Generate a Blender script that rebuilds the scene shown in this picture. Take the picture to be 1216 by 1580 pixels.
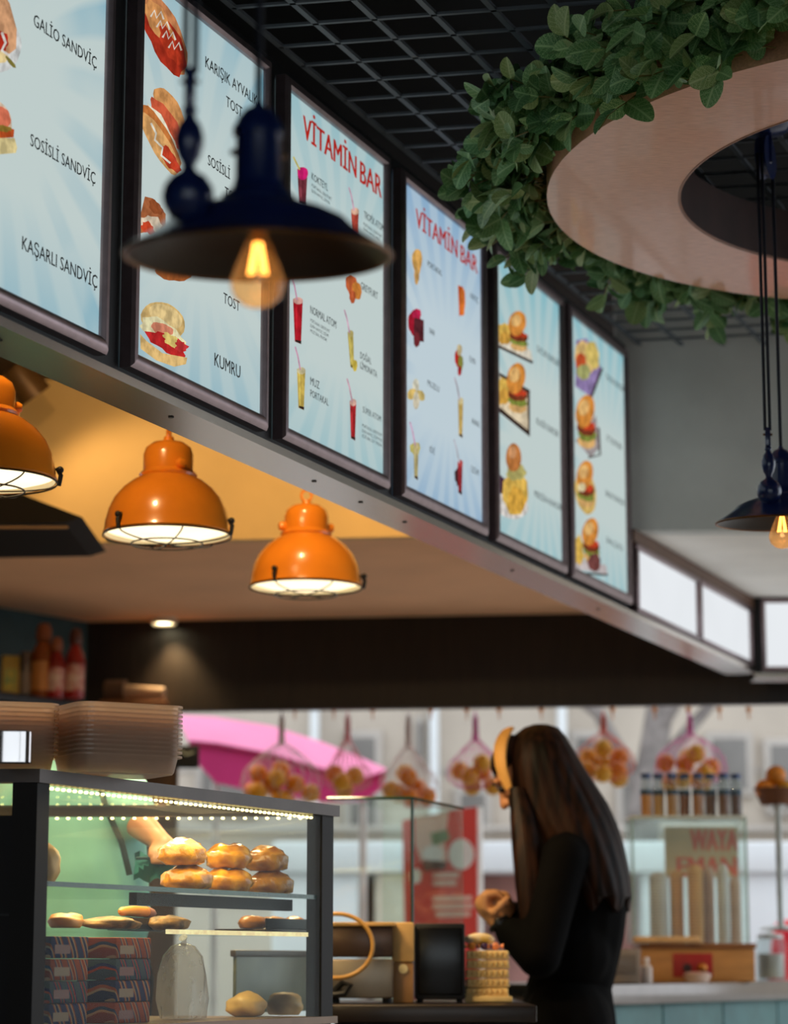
import bpy, bmesh, math, random
from mathutils import Vector, Matrix
random.seed(7)
PI = math.pi
for o in list(bpy.data.objects): bpy.data.objects.remove(o)
scene = bpy.context.scene
col = scene.collection

# ------------------------------------------------------------------ camera
FPX = 3750.0                                   # focal length for a 1216 x 1580 frame
PITCH = math.atan(695 / FPX)
CAM = Vector((0, 0, .9))
cd = bpy.data.cameras.new('camera'); cam = bpy.data.objects.new('camera', cd); col.objects.link(cam)
cam.location = CAM; cam.rotation_euler = (PI/2 + PITCH, 0, 0)
cd.sensor_fit = 'VERTICAL'; cd.sensor_height = 36; cd.sensor_width = 36
cd.lens = FPX / 1580 * 36
cd.clip_start = .05; cd.clip_end = 200
cd.dof.use_dof = True; cd.dof.focus_distance = 4.75; cd.dof.aperture_fstop = 3.3
scene.camera = cam
# ------------------------------------------------------------------ world, light, exposure
w = bpy.data.worlds.new('overcast_sky'); scene.world = w; w.use_nodes = True
bg = w.node_tree.nodes['Background']; bg.inputs[0].default_value = (.86, .93, 1, 1); bg.inputs[1].default_value = 1.85
scene.view_settings.view_transform = 'Standard'; scene.view_settings.look = 'None'
scene.view_settings.gamma = 1; scene.view_settings.use_curve_mapping = False
scene.view_settings.exposure = 0.0

def add_light(name, kind, loc, energy, color=(1, 1, 1), size=.1, parent=None, rot=None, spot=None, blend=.4):
    ld = bpy.data.lights.new(name, kind); ld.energy = energy; ld.color = color
    if kind == 'AREA': ld.size = size
    else: ld.shadow_soft_size = size
    if kind == 'SPOT': ld.spot_size = spot or 1.5; ld.spot_blend = blend
    o = bpy.data.objects.new(name, ld); col.objects.link(o); o.location = loc
    if rot: o.rotation_euler = rot
    if parent: o.parent = parent
    return o

# ------------------------------------------------------------------ places in the room
def ray(px, py):
    return Vector((px-608, math.cos(PITCH)*FPX - math.sin(PITCH)*(790-py), math.sin(PITCH)*FPX + math.cos(PITCH)*(790-py)))
def onz(px, py, z): r = ray(px, py); return CAM + r*((z-CAM.z)/r.z)
def ony(px, py, Y): r = ray(px, py); return CAM + r*(Y/r.y)
A0 = Vector((-.522, 4.3207, 0)); BD = Vector((.37166, .92837, 0)); BN = Vector((.92837, -.37166, 0)); BROT = math.atan2(BD.y, BD.x)
def BP(s, off, z): return A0 + BD*s + BN*off + Vector((0, 0, z))
def beam_sz(px, py, off=-.012):
    r = ray(px, py); q = CAM + r*(((A0 + BN*off) - CAM).dot(BN)/r.dot(BN)); return (q-A0).dot(BD), q.z

# ------------------------------------------------------------------ materials
MATS = {}
def lin(c): return tuple((x/12.92 if x <= .04045 else ((x+.055)/1.055)**2.4) for x in (v/255 for v in c))
def mat(name, c, rough=.5, metal=0, var=.12, scale=12, bump=0, spec=.5, emit=0, ecol=None, trans=0, stretch=None, c2=None, coat=0):
    """procedural material: colour broken up by noise; c in 0-255 sRGB"""
    if name in MATS: return MATS[name]
    m = bpy.data.materials.new(name); m.use_nodes = True; MATS[name] = m
    nt = m.node_tree; N = nt.nodes; L = nt.links; b = N['Principled BSDF']
    a = lin(c); tc = N.new('ShaderNodeTexCoord'); mp = N.new('ShaderNodeMapping'); no = N.new('ShaderNodeTexNoise'); rp = N.new('ShaderNodeValToRGB')
    if stretch: mp.inputs['Scale'].default_value = stretch
    no.inputs['Scale'].default_value = scale; no.inputs['Detail'].default_value = 4
    L.new(tc.outputs['Object'], mp.inputs[0]); L.new(mp.outputs[0], no.inputs[0]); L.new(no.outputs[0], rp.inputs[0])
    lo = lin(c2) if c2 else tuple(x*(1-var) for x in a); hi = a if c2 else tuple(min(1, x*(1+var)) for x in a)
    rp.color_ramp.elements[0].color = (*lo, 1); rp.color_ramp.elements[0].position = .35
    rp.color_ramp.elements[1].color = (*hi, 1); rp.color_ramp.elements[1].position = .65
    L.new(rp.outputs[0], b.inputs['Base Color'])
    b.inputs['Roughness'].default_value = rough; b.inputs['Metallic'].default_value = metal
    b.inputs['Specular IOR Level'].default_value = spec; b.inputs['Transmission Weight'].default_value = trans
    b.inputs['Coat Weight'].default_value = coat
    if emit:
        if ecol: b.inputs['Emission Color'].default_value = (*lin(ecol), 1)
        else: L.new(rp.outputs[0], b.inputs['Emission Color'])
        b.inputs['Emission Strength'].default_value = emit
    if bump:
        bu = N.new('ShaderNodeBump'); bu.inputs['Strength'].default_value = bump; bu.inputs['Distance'].default_value = .01
        L.new(no.outputs[0], bu.inputs['Height']); L.new(bu.outputs[0], b.inputs['Normal'])
    return m
def pane_mat(name, tint=(235, 245, 240), gloss=.12, alpha=.9, trans_rough=0):
    """thin clear sheet: mostly see-through with a fresnel sheen"""
    if name in MATS: return MATS[name]
    m = bpy.data.materials.new(name); m.use_nodes = True; MATS[name] = m
    nt = m.node_tree; N = nt.nodes; L = nt.links; N.remove(N['Principled BSDF']); out = N['Material Output']
    t = N.new('ShaderNodeBsdfTransparent'); t.inputs[0].default_value = (*lin(tint), 1)
    g = N.new('ShaderNodeBsdfGlossy'); g.inputs['Roughness'].default_value = .03
    fr = N.new('ShaderNodeLayerWeight'); pw = N.new('ShaderNodeMath'); pw.operation = 'POWER'; pw.inputs[1].default_value = 5; L.new(fr.outputs['Facing'], pw.inputs[0])
    a4 = N.new('ShaderNodeMath'); a4.operation = 'MULTIPLY_ADD'; a4.inputs[1].default_value = .96; a4.inputs[2].default_value = .04; L.new(pw.outputs[0], a4.inputs[0])
    ad = N.new('ShaderNodeMath'); ad.operation = 'MULTIPLY'; ad.inputs[1].default_value = gloss*8
    ad.use_clamp = True; L.new(a4.outputs[0], ad.inputs[0])
    mx = N.new('ShaderNodeMixShader'); L.new(ad.outputs[0], mx.inputs[0]); L.new(t.outputs[0], mx.inputs[1]); L.new(g.outputs[0], mx.inputs[2])
    no = N.new('ShaderNodeTexNoise'); no.inputs['Scale'].default_value = 3
    d = N.new('ShaderNodeBsdfDiffuse'); d.inputs[0].default_value = (*lin(tint), 1)
    mm = N.new('ShaderNodeMath'); mm.operation = 'MULTIPLY'; mm.inputs[1].default_value = 2*(1-alpha); L.new(no.outputs[0], mm.inputs[0])
    m2 = N.new('ShaderNodeMixShader'); L.new(mm.outputs[0], m2.inputs[0]); L.new(mx.outputs[0], m2.inputs[1]); L.new(d.outputs[0], m2.inputs[2])
    L.new(m2.outputs[0], out.inputs[0]); return m
def plastic_mat(name, c, see=.35, transl=.3):
    if name in MATS: return MATS[name]
    m = bpy.data.materials.new(name); m.use_nodes = True; MATS[name] = m
    nt = m.node_tree; N = nt.nodes; L = nt.links; N.remove(N['Principled BSDF']); out = N['Material Output']
    cc = (*lin(c), 1)
    no = N.new('ShaderNodeTexNoise'); no.inputs['Scale'].default_value = 6
    rp = N.new('ShaderNodeValToRGB'); rp.color_ramp.elements[0].color = tuple(x*.8 for x in cc[:3])+(1,); rp.color_ramp.elements[1].color = cc
    L.new(no.outputs[0], rp.inputs[0])
    tp = N.new('ShaderNodeBsdfTransparent'); tp.inputs[0].default_value = (1, .97, .96, 1)
    tl = N.new('ShaderNodeBsdfTranslucent'); L.new(rp.outputs[0], tl.inputs[0])
    df = N.new('ShaderNodeBsdfDiffuse'); L.new(rp.outputs[0], df.inputs[0])
    gl = N.new('ShaderNodeBsdfGlossy'); gl.inputs['Roughness'].default_value = .15
    a = N.new('ShaderNodeMixShader'); a.inputs[0].default_value = transl; L.new(df.outputs[0], a.inputs[1]); L.new(tl.outputs[0], a.inputs[2])
    b = N.new('ShaderNodeMixShader'); b.inputs[0].default_value = see; L.new(a.outputs[0], b.inputs[1]); L.new(tp.outputs[0], b.inputs[2])
    fr = N.new('ShaderNodeLayerWeight'); pw = N.new('ShaderNodeMath'); pw.operation = 'POWER'; pw.inputs[1].default_value = 5; L.new(fr.outputs['Facing'], pw.inputs[0])
    a4 = N.new('ShaderNodeMath'); a4.operation = 'MULTIPLY_ADD'; a4.inputs[1].default_value = .6; a4.inputs[2].default_value = .03; L.new(pw.outputs[0], a4.inputs[0])
    e = N.new('ShaderNodeMixShader'); L.new(a4.outputs[0], e.inputs[0]); L.new(b.outputs[0], e.inputs[1]); L.new(gl.outputs[0], e.inputs[2])
    L.new(e.outputs[0], out.inputs[0]); return m
def emit_mat(name, c, strength=1.0, var=.15, scale=60):
    if name in MATS: return MATS[name]
    m = bpy.data.materials.new(name); m.use_nodes = True; MATS[name] = m
    nt = m.node_tree; N = nt.nodes; L = nt.links; N.remove(N['Principled BSDF']); out = N['Material Output']
    e = N.new('ShaderNodeEmission'); e.inputs[1].default_value = strength
    tc = N.new('ShaderNodeTexCoord'); no = N.new('ShaderNodeTexNoise'); no.inputs['Scale'].default_value = scale; rp = N.new('ShaderNodeValToRGB')
    a = lin(c); rp.color_ramp.elements[0].color = (*[x*(1-var) for x in a], 1); rp.color_ramp.elements[1].color = (*[min(1, x*(1+var)) for x in a], 1)
    rp.color_ramp.elements[0].position = .35; rp.color_ramp.elements[1].position = .65
    L.new(tc.outputs['Object'], no.inputs[0]); L.new(no.outputs[0], rp.inputs[0]); L.new(rp.outputs[0], e.inputs[0]); L.new(e.outputs[0], out.inputs[0]); return m

# ------------------------------------------------------------------ mesh building
class MB:
    def __init__(s): s.v = []; s.f = []; s.m = []
    def add(s, vs, fs, mi=0):
        n = len(s.v); s.v += [tuple(v) for v in vs]; s.f += [tuple(i+n for i in f) for f in fs]; s.m += [mi]*len(fs); return s
    def box(s, x0, y0, z0, x1, y1, z1, mi=0):
        return s.add([(x0,y0,z0),(x1,y0,z0),(x1,y1,z0),(x0,y1,z0),(x0,y0,z1),(x1,y0,z1),(x1,y1,z1),(x0,y1,z1)],
                     [(0,3,2,1),(4,5,6,7),(0,1,5,4),(1,2,6,5),(2,3,7,6),(3,0,4,7)], mi)
    def bbox(s, x0, y0, z0, x1, y1, z1, b=.005, mi=0):
        """box with bevelled edges"""
        bm = bmesh.new(); bmesh.ops.create_cube(bm, size=1)
        for v in bm.verts: v.co = Vector(((x0+x1)/2+v.co.x*(x1-x0), (y0+y1)/2+v.co.y*(y1-y0), (z0+z1)/2+v.co.z*(z1-z0)))
        bmesh.ops.bevel(bm, geom=bm.edges[:], offset=b, segments=2, profile=.5, affect='EDGES')
        bm.verts.index_update(); s.add([v.co[:] for v in bm.verts], [[v.index for v in f.verts] for f in bm.faces], mi); bm.free(); return s
    def prism(s, poly, z0, z1, mi=0):
        n = len(poly); vs = [(p[0], p[1], z0) for p in poly]+[(p[0], p[1], z1) for p in poly]
        return s.add(vs, [tuple(range(n-1, -1, -1)), tuple(range(n, 2*n))]+[(i, (i+1) % n, n+(i+1) % n, n+i) for i in range(n)], mi)
    def lathe(s, prof, n=24, c=(0, 0, 0), mi=0, axis=None, sx=1, sy=1):
        vs = []; fs = []; k = len(prof)
        q = Vector((0, 0, 1)).rotation_difference(Vector(axis).normalized()) if axis else None
        for i in range(n):
            a = 2*PI*i/n
            for r, z in prof:
                p = Vector((r*math.cos(a)*sx, r*math.sin(a)*sy, z))
                if q: p = q @ p
                vs.append((p.x+c[0], p.y+c[1], p.z+c[2]))
        for i in range(n):
            j = (i+1) % n
            for t in range(k-1): fs.append((i*k+t, j*k+t, j*k+t+1, i*k+t+1))
        return s.add(vs, fs, mi)
    def tube(s, pts, r, n=8, mi=0, closed=False, caps=True):
        pts = [Vector(p) for p in pts]; k = len(pts); rr = r if isinstance(r, (list, tuple)) else [r]*k
        vs = []; fs = []; prev = None
        for i, p in enumerate(pts):
            t = (pts[(i+1) % k]-pts[i-1]) if closed else (pts[min(i+1, k-1)]-pts[max(i-1, 0)])
            t = t.normalized() if t.length > 1e-9 else Vector((0, 0, 1))
            u = (prev - t*prev.dot(t)) if prev else t.orthogonal()
            u = u.normalized() if u.length > 1e-6 else t.orthogonal().normalized()
            prev = u; v = t.cross(u)
            for j in range(n):
                a = 2*PI*j/n; vs.append(p+(u*math.cos(a)+v*math.sin(a))*rr[i])
        for i in range(k if closed else k-1):
            i2 = (i+1) % k
            for j in range(n): fs.append((i*n+j, i*n+(j+1) % n, i2*n+(j+1) % n, i2*n+j))
        if caps and not closed: fs += [tuple(range(n-1, -1, -1)), tuple((k-1)*n+j for j in range(n))]
        return s.add(vs, fs, mi)
    def ball(s, c, r, n=12, mi=0, sx=1, sy=1, sz=1, rot=None):
        bm = bmesh.new(); bmesh.ops.create_uvsphere(bm, u_segments=n, v_segments=max(6, n*2//3), radius=1)
        vs = []
        for v in bm.verts:
            p = Vector((v.co.x*r*sx, v.co.y*r*sy, v.co.z*r*sz))
            if rot: p = rot @ p
            vs.append(p+Vector(c))
        bm.verts.index_update(); s.add(vs, [[v.index for v in f.verts] for f in bm.faces], mi); bm.free(); return s
    def xform(s, M): s.v = [tuple(M @ Vector(v)) for v in s.v]; return s
    def mesh(s, name, mats, smooth=False):
        me = bpy.data.meshes.new(name); me.from_pydata(s.v, [], s.f)
        for m in (mats if isinstance(mats, (list, tuple)) else [mats]): me.materials.append(m)
        for p, i in zip(me.polygons, s.m): p.material_index = i
        bm = bmesh.new(); bm.from_mesh(me); bmesh.ops.recalc_face_normals(bm, faces=bm.faces); bm.to_mesh(me); bm.free()
        if smooth:
            for p in me.polygons: p.use_smooth = True
            me.set_sharp_from_angle(angle=math.radians(42))
        return me
    def build(s, name, mats, parent=None, smooth=False, loc=None): return link(name, s.mesh(name, mats, smooth), parent, loc)
def link(name, me, parent=None, loc=None):
    o = bpy.data.objects.new(name, me); col.objects.link(o)
    if parent: o.parent = parent
    if loc is not None: o.location = loc
    return o
def tag(o, label, cat, group=None):
    o['label'] = label; o['category'] = cat
    if group: o['group'] = group
    return o
def thing(name, label, cat, loc=(0, 0, 0), rz=0, group=None):
    o = bpy.data.objects.new(name, None); col.objects.link(o); o.location = loc; o.rotation_euler = (0, 0, rz); o.empty_display_size = .05
    return tag(o, label, cat, group)
def struct(o, label=None):
    o['kind'] = 'structure'
    if label: o['label'] = label
    return o
def stuff(o): o['kind'] = 'stuff'; return o
def copy_tree(o, parent=None):
    c = o.copy(); col.objects.link(c)
    if parent: c.parent = parent
    for ch in list(o.children): copy_tree(ch, c)
    return c

# ================================================================== STRUCTURE
M_black = mat('black_paint', (16, 16, 18), .55, var=.2)
M_steel = mat('brushed_steel', (196, 184, 172), .22, 1, var=.08, scale=40, stretch=(1, 40, 40))
M_alu = mat('dull_aluminium', (150, 132, 134), .34, .9, var=.08, scale=30)
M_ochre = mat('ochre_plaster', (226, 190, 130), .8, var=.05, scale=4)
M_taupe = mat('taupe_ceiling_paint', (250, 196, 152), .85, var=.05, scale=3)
M_dark = mat('dark_brown_boards', (30, 23, 18), .5, var=.3, scale=5, stretch=(8, 8, 1))
M_teal = mat('dark_teal_wall', (38, 66, 68), .6, var=.15)
M_grey = mat('grey_plaster', (206, 207, 202), .85, var=.06, scale=5)
M_white = mat('white_plaster', (244, 240, 232), .8, var=.04, scale=4)
M_floor = mat('grey_floor_tile', (196, 188, 180), .35, var=.1, scale=3)
M_street = mat('street_paving', (186, 182, 176), .9, var=.15, scale=6)

fl = struct(MB().box(-5, -4, -.05, 6, 9.6, 0).build('floor', M_floor), 'grey tiled shop floor')
gr = struct(MB().box(-14, 9.6, -.08, 20, 17, -.03).build('pavement', M_street), 'pale street paving outside the shop')
roof = struct(MB().box(-5, -4, 3.2, 6, 4.6, 3.3).box(-5, 4.6, 3.2, 3.3, 9.9, 3.3).build('ceiling_slab', mat('black_slab', (4, 4, 5), .9)), 'black slab above the open cell ceiling')  # rear part added to darken the room, right side cut to admit skylight
# open-cell ceiling: every blade its own piece
CZ = 2.84; GY = 7.55
ceil = bpy.data.objects.new('ceiling', None); col.objects.link(ceil); struct(ceil, 'black open cell grid ceiling of crossing blades'); ceil.location = (0, 0, CZ)
M_blade = mat('grid_blade', (84, 90, 96), .5, var=.1)
B2 = Vector((.9816, -.191, 0)); B2N = Vector((.191, .9816, 0))
def blade(p0, p1, w=.013, h=.008):
    d = (p1-p0); L = d.length; o = MB().box(0, -w/2, 0, L, w/2, h).build('blade', M_blade, ceil)
    o.location = (p0.x, p0.y, 0); o.rotation_euler = (0, 0, math.atan2(d.y, d.x))
for k in range(0, 30):
    b = A0 + BN*(.015+k*.124)
    s0 = (4.0-b.y)/BD.y; s1 = (GY-b.y)/BD.y
    p0 = b+BD*s0; p1 = b+BD*s1
    if p0.x < 3.2: blade(p0, p1)
for j in range(-4, 34):
    p0 = A0 + BD*(j*.118) + BN*.012
    p1 = p0 + B2*((3.1-p0.x)/B2.x)
    if p0.y > GY: continue
    if p1.y < 3.4: continue
    blade(p0, p1, .009, .006)
for j in range(1, 9):                                  # blades past the corner of the menu beam
    p0 = A0 + BD*(33*.118 + j*.118); tt = (p0.y-GY+.02)/.191*.9816
    q = p0 + B2*((p0.y-GY+.01)/.191)
    if q.x < 3: blade(q, q+B2*((3.1-q.x)/B2.x), .009, .006)

# menu beam
bw = struct(MB().box(-1.3, .028, 1.966, 3.52, .085, 2.84).box(3.43, .028, 1.966, 5.03, .085, 2.2).build('wall_menu', M_black), 'black beam that carries the lit menu boards')
bw.location = A0; bw.rotation_euler = (0, 0, BROT)
st = struct(MB().box(-1.3, .0, 1.955, 5.03, .112, 1.966).box(-1.3, .0, 1.966, 5.03, .004, 1.972).build('trim_1', M_steel), 'brushed steel strip under the menu beam')
st.location = A0; st.rotation_euler = (0, 0, BROT)
for s in (-.3, .35, 1.05, 1.32, 1.6, 2.4, 3.2):
    MB().lathe([(0, -.002), (.006, -.002), (.006, 0)], 8, (s, .05, 1.955)).build('screw', M_black, st)
tr = struct(MB().box(3.43, .0, 2.2, 5.03, .1, 2.238).build('trim_2', mat('brown_wood_trim', (96, 66, 48), .5)), 'brown wooden trim above the blank light boxes')
tr.location = A0; tr.rotation_euler = (0, 0, BROT)
# return of the beam at the corner
cx, cy = BP(5.03, 0, 0).x, BP(5.03, 0, 0).y
struct(MB().box(cx, cy, 1.956, 3.2, cy+.09, 2.24).build('wall_menu_return', M_black), 'black beam turning the corner on the right')
struct(MB().box(cx-.01, cy-.012, 1.935, 3.2, cy+.1, 1.956).build('trim_3', M_steel), 'steel strip under the beam return')
# grey bulkhead with white underside
gx = A0.x+BD.x*(GY-A0.y)/BD.y-.06
struct(MB().box(gx, GY, 2.24, 3.2, GY+.08, 3.2).build('wall_right', M_grey), 'grey plaster bulkhead right of the menu boards')
pts = [(gx+.03, GY+.02), (3.2, GY+.02), (3.2, cy+.1), (cx+.02, cy+.1)]
struct(MB().prism(pts, 2.241, 2.30).build('ceiling_white', M_white), 'white ceiling behind the grey bulkhead')
# kitchen: ochre bulkhead, low taupe ceiling, dark back boards
FA, FB = onz(150, 836, 2.25), onz(650, 827, 2.25); fd = (FB-FA).normalized()
BA, BB = onz(135, 960, 2.25), onz(930, 946, 2.25); bd = (BB-BA).normalized()
f0 = FA-fd*1.6; f1 = FA+fd*1.66
b0 = BA-bd*1.4; b1 = BA+bd*4.2
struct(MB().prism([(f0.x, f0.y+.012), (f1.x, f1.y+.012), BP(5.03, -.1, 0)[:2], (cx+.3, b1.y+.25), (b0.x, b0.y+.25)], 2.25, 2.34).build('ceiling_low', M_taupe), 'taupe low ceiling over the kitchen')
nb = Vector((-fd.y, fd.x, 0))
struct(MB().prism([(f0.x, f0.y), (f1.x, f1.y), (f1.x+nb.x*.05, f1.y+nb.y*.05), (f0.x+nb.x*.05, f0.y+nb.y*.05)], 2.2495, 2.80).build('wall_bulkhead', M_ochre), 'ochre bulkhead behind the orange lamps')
struct(MB().prism([(-2.6, 3.4), (A0.x-BD.x*1.0-.1, 3.4), BP(3.42, -.09, 0)[:2], (f1.x, f1.y), (f0.x, f0.y)], 2.80, 2.86).build('ceiling_kitchen', mat('brown_kitchen_ceiling', (60, 42, 28), .8)), 'dark brown ceiling above the orange lamps')
bk = struct(MB().prism([(b0.x, b0.y), (b1.x, b1.y), (b1.x, b1.y+.06), (b0.x, b0.y+.06)], 1.885, 2.25).build('wall_back', M_dark), 'dark brown board hanging over the street opening')
brz = math.atan2(bd.y, bd.x)
for px in (372, 384):
    p = ony(px, 1020, BA.y-.004); MB().box(-.004, -.004, -.16, .004, .002, .2).build('seam', mat('seam_brown', (58, 40, 26), .4), bk, p)
M_brass = mat('brass', (190, 120, 60), .3, .9)
hook = None
for i, px in enumerate((455, 515, 575, 665, 720, 770, 835, 945, 1010, 1062, 1110, 1155)):
    p = ony(px, 1090, BA.y-.02); p.z = 1.895
    if not hook:
        mb = MB().lathe([(0, .012), (.008, .010), (.012, 0), (.008, -.010), (0, -.012)], 10).tube([(0, 0, -.008), (0, .0, -.03), (0, -.01, -.038), (0, -.018, -.03)], .003, 6)
        hook = mb.mesh('hook', M_brass, True)
    link('hook', hook, bk, p)
# left teal wall (diagonal corner) and closing walls
tw0 = onz(0, 937, 2.25); tw1 = Vector((BA.x, BA.y, 0)); td = (tw1-Vector((tw0.x, tw0.y, 0))).normalized()
t0 = tw1-td*2.2; tn = Vector((-td.y, td.x, 0))
lw = struct(MB().prism([(t0.x, t0.y), (tw1.x, tw1.y), (tw1.x+tn.x*.08, tw1.y+tn.y*.08), (t0.x+tn.x*.08, t0.y+tn.y*.08)], 0, 2.25).build('wall_left', M_teal), 'dark teal wall behind the bottle shelf')
# dark wall filling below the boards left of the opening
q0 = ony(275, 1100, BA.y)
struct(MB().box(tw1.x, BA.y+.0, 0, q0.x, BA.y+.06, 1.885).build('wall_back_left', mat('brown_wall', (92, 66, 42), .7)), 'brown wall left of the street opening')
struct(MB().box(-5, -4, 0, -4.9, 9.5, 3.2).build('wall_far_left', M_teal))
M_rear = mat('warm_grey_wall', (150, 138, 126), .8, var=.06, scale=3)
struct(MB().box(-5, -4.1, 0, 6, -4, 1.0).box(-5, -4.1, 2.9, 6, -4, 3.2).box(-5, -4.1, 1.0, -2.2, -4, 2.9).box(3.8, -4.1, 1.0, 6, -4, 2.9).build('wall_rear_added', M_rear), 'unseen warm grey wall added behind the camera to cut ambient light')  # unseen wall, added to keep daylight from the camera side out
wn = bpy.data.objects.new('window_added', None); col.objects.link(wn); wn.location = (.8, -4.05, 1.0); struct(wn, 'unseen wide window added behind the camera to let in daylight')  # added opening, lights the garland and near lamp from behind the camera
for i in range(4): MB().bbox(-3+i*2-.03, -.04, 0, -3+i*2+.03, .04, 1.9, .004).build('mullion', M_black, wn, True)
for i in range(3): MB().box(-2.97+i*2, -.003, 0, -1.03+i*2, .003, 1.9).build('pane', pane_mat('window_glass', (252, 254, 253), .04, .995), wn)
struct(MB().box(6, -4, 0, 6.1, 5.0, 3.2).build('wall_side_added', M_rear), 'unseen warm grey wall added at the right to cut ambient light')  # unseen wall, added to darken the room and the glass reflections
# dark duct wedge against the bulkhead
P = [ony(0, 776, 7.4), ony(152, 834, 7.4), ony(0, 842, 7.4)]
hd = thing('duct', 'dark sloped duct under the ochre bulkhead at the left edge', 'duct', (P[1].x, 7.0, P[1].z))
mb = MB(); L_ = P[1].x-P[0].x
pr = [(0, 0), (-L_*2.6, (P[0].z-P[1].z)*2.6), (-L_*2.6, -.03), (-.05, -.016)]
vs = [(x, 0, z) for x, z in pr]+[(x, .6, z) for x, z in pr]
mb.add(vs, [(0, 1, 2, 3), (7, 6, 5, 4), (0, 4, 5, 1), (1, 5, 6, 2), (2, 6, 7, 3), (3, 7, 4, 0)])
mb.build('duct_body', mat('duct_dark', (24, 17, 11), .7, spec=.2), hd); MB().box(-L_*2.6, -.01, -.035, -.04, .0, -.028).build('duct_flange', mat('duct_edge', (130, 96, 60), .5), hd)

# ================================================================== MENU BOARDS
def text_mesh(string, bold=.012):
    cu = bpy.data.curves.new('t', 'FONT'); cu.body = string; cu.size = 1; cu.resolution_u = 2; cu.offset = 0
    ob = bpy.data.objects.new('t', cu); me = ob.to_mesh()
    vs = [v.co.copy() for v in me.vertices]; fs = [tuple(p.vertices) for p in me.polygons]
    ob.to_mesh_clear(); bpy.data.objects.remove(ob); bpy.data.curves.remove(cu)
    return vs, fs
_h = text_mesh('H')[0]; CAP = max(v.y for v in _h)
M_ink = mat('black_print', (26, 30, 32), .6, var=.1); M_inkred = emit_mat('red_print', (205, 44, 34), .62)
M_ink2 = mat('grey_print', (58, 66, 70), .6, var=.1)
def screen_mat(name, cx, cz, n, swirl, white, blue, top):
    m = bpy.data.materials.new(name); m.use_nodes = True; nt = m.node_tree; N = nt.nodes; L = nt.links
    N.remove(N['Principled BSDF']); out = N['Material Output']
    def M(op, a, b=None, clamp=False):
        x = N.new('ShaderNodeMath'); x.operation = op; x.use_clamp = clamp
        for i, v in enumerate((a, b)):
            if v is None: continue
            if isinstance(v, (int, float)): x.inputs[i].default_value = v
            else: L.new(v, x.inputs[i])
        return x.outputs[0]
    tc = N.new('ShaderNodeTexCoord'); sp = N.new('ShaderNodeSeparateXYZ'); L.new(tc.outputs['Object'], sp.inputs[0])
    dx = M('SUBTRACT', sp.outputs[0], cx); dz = M('SUBTRACT', sp.outputs[2], cz)
    r = M('SQRT', M('ADD', M('MULTIPLY', dx, dx), M('MULTIPLY', dz, dz)))
    an = M('ARCTAN2', dz, dx)
    ph = M('ADD', M('MULTIPLY', an, n), M('MULTIPLY', r, swirl))
    rays = M('ADD', M('MULTIPLY', M('SINE', ph), 1.1), .45, True)
    fade = M('MULTIPLY', M('SUBTRACT', r, .22), 3.6, True)
    no = N.new('ShaderNodeTexNoise'); no.inputs['Scale'].default_value = 3.5; L.new(tc.outputs['Object'], no.inputs[0])
    soft = M('MULTIPLY', M('SUBTRACT', no.outputs[0], .34), 2.6, True)
    k = M('MULTIPLY', M('MULTIPLY', rays, fade), soft)
    # pale blue sky wash near the top of the print and at the foot
    tp = M('MULTIPLY', M('SUBTRACT', sp.outputs[2], .50), 2.6*top, True)
    bt = M('MULTIPLY', M('SUBTRACT', .22, sp.outputs[2]), 3.4, True)
    k2 = M('MULTIPLY', M('ADD', tp, bt, True), M('ADD', M('MULTIPLY', rays, .35), .45))
    kk = M('MAXIMUM', k, k2)
    mx = N.new('ShaderNodeMixRGB'); mx.inputs[1].default_value = (*lin(white), 1); mx.inputs[2].default_value = (*lin(blue), 1); L.new(kk, mx.inputs[0])
    e = N.new('ShaderNodeEmission'); e.inputs[1].default_value = 1.0; L.new(mx.outputs[0], e.inputs[0]); L.new(e.outputs[0], out.inputs[0]); return m

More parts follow.
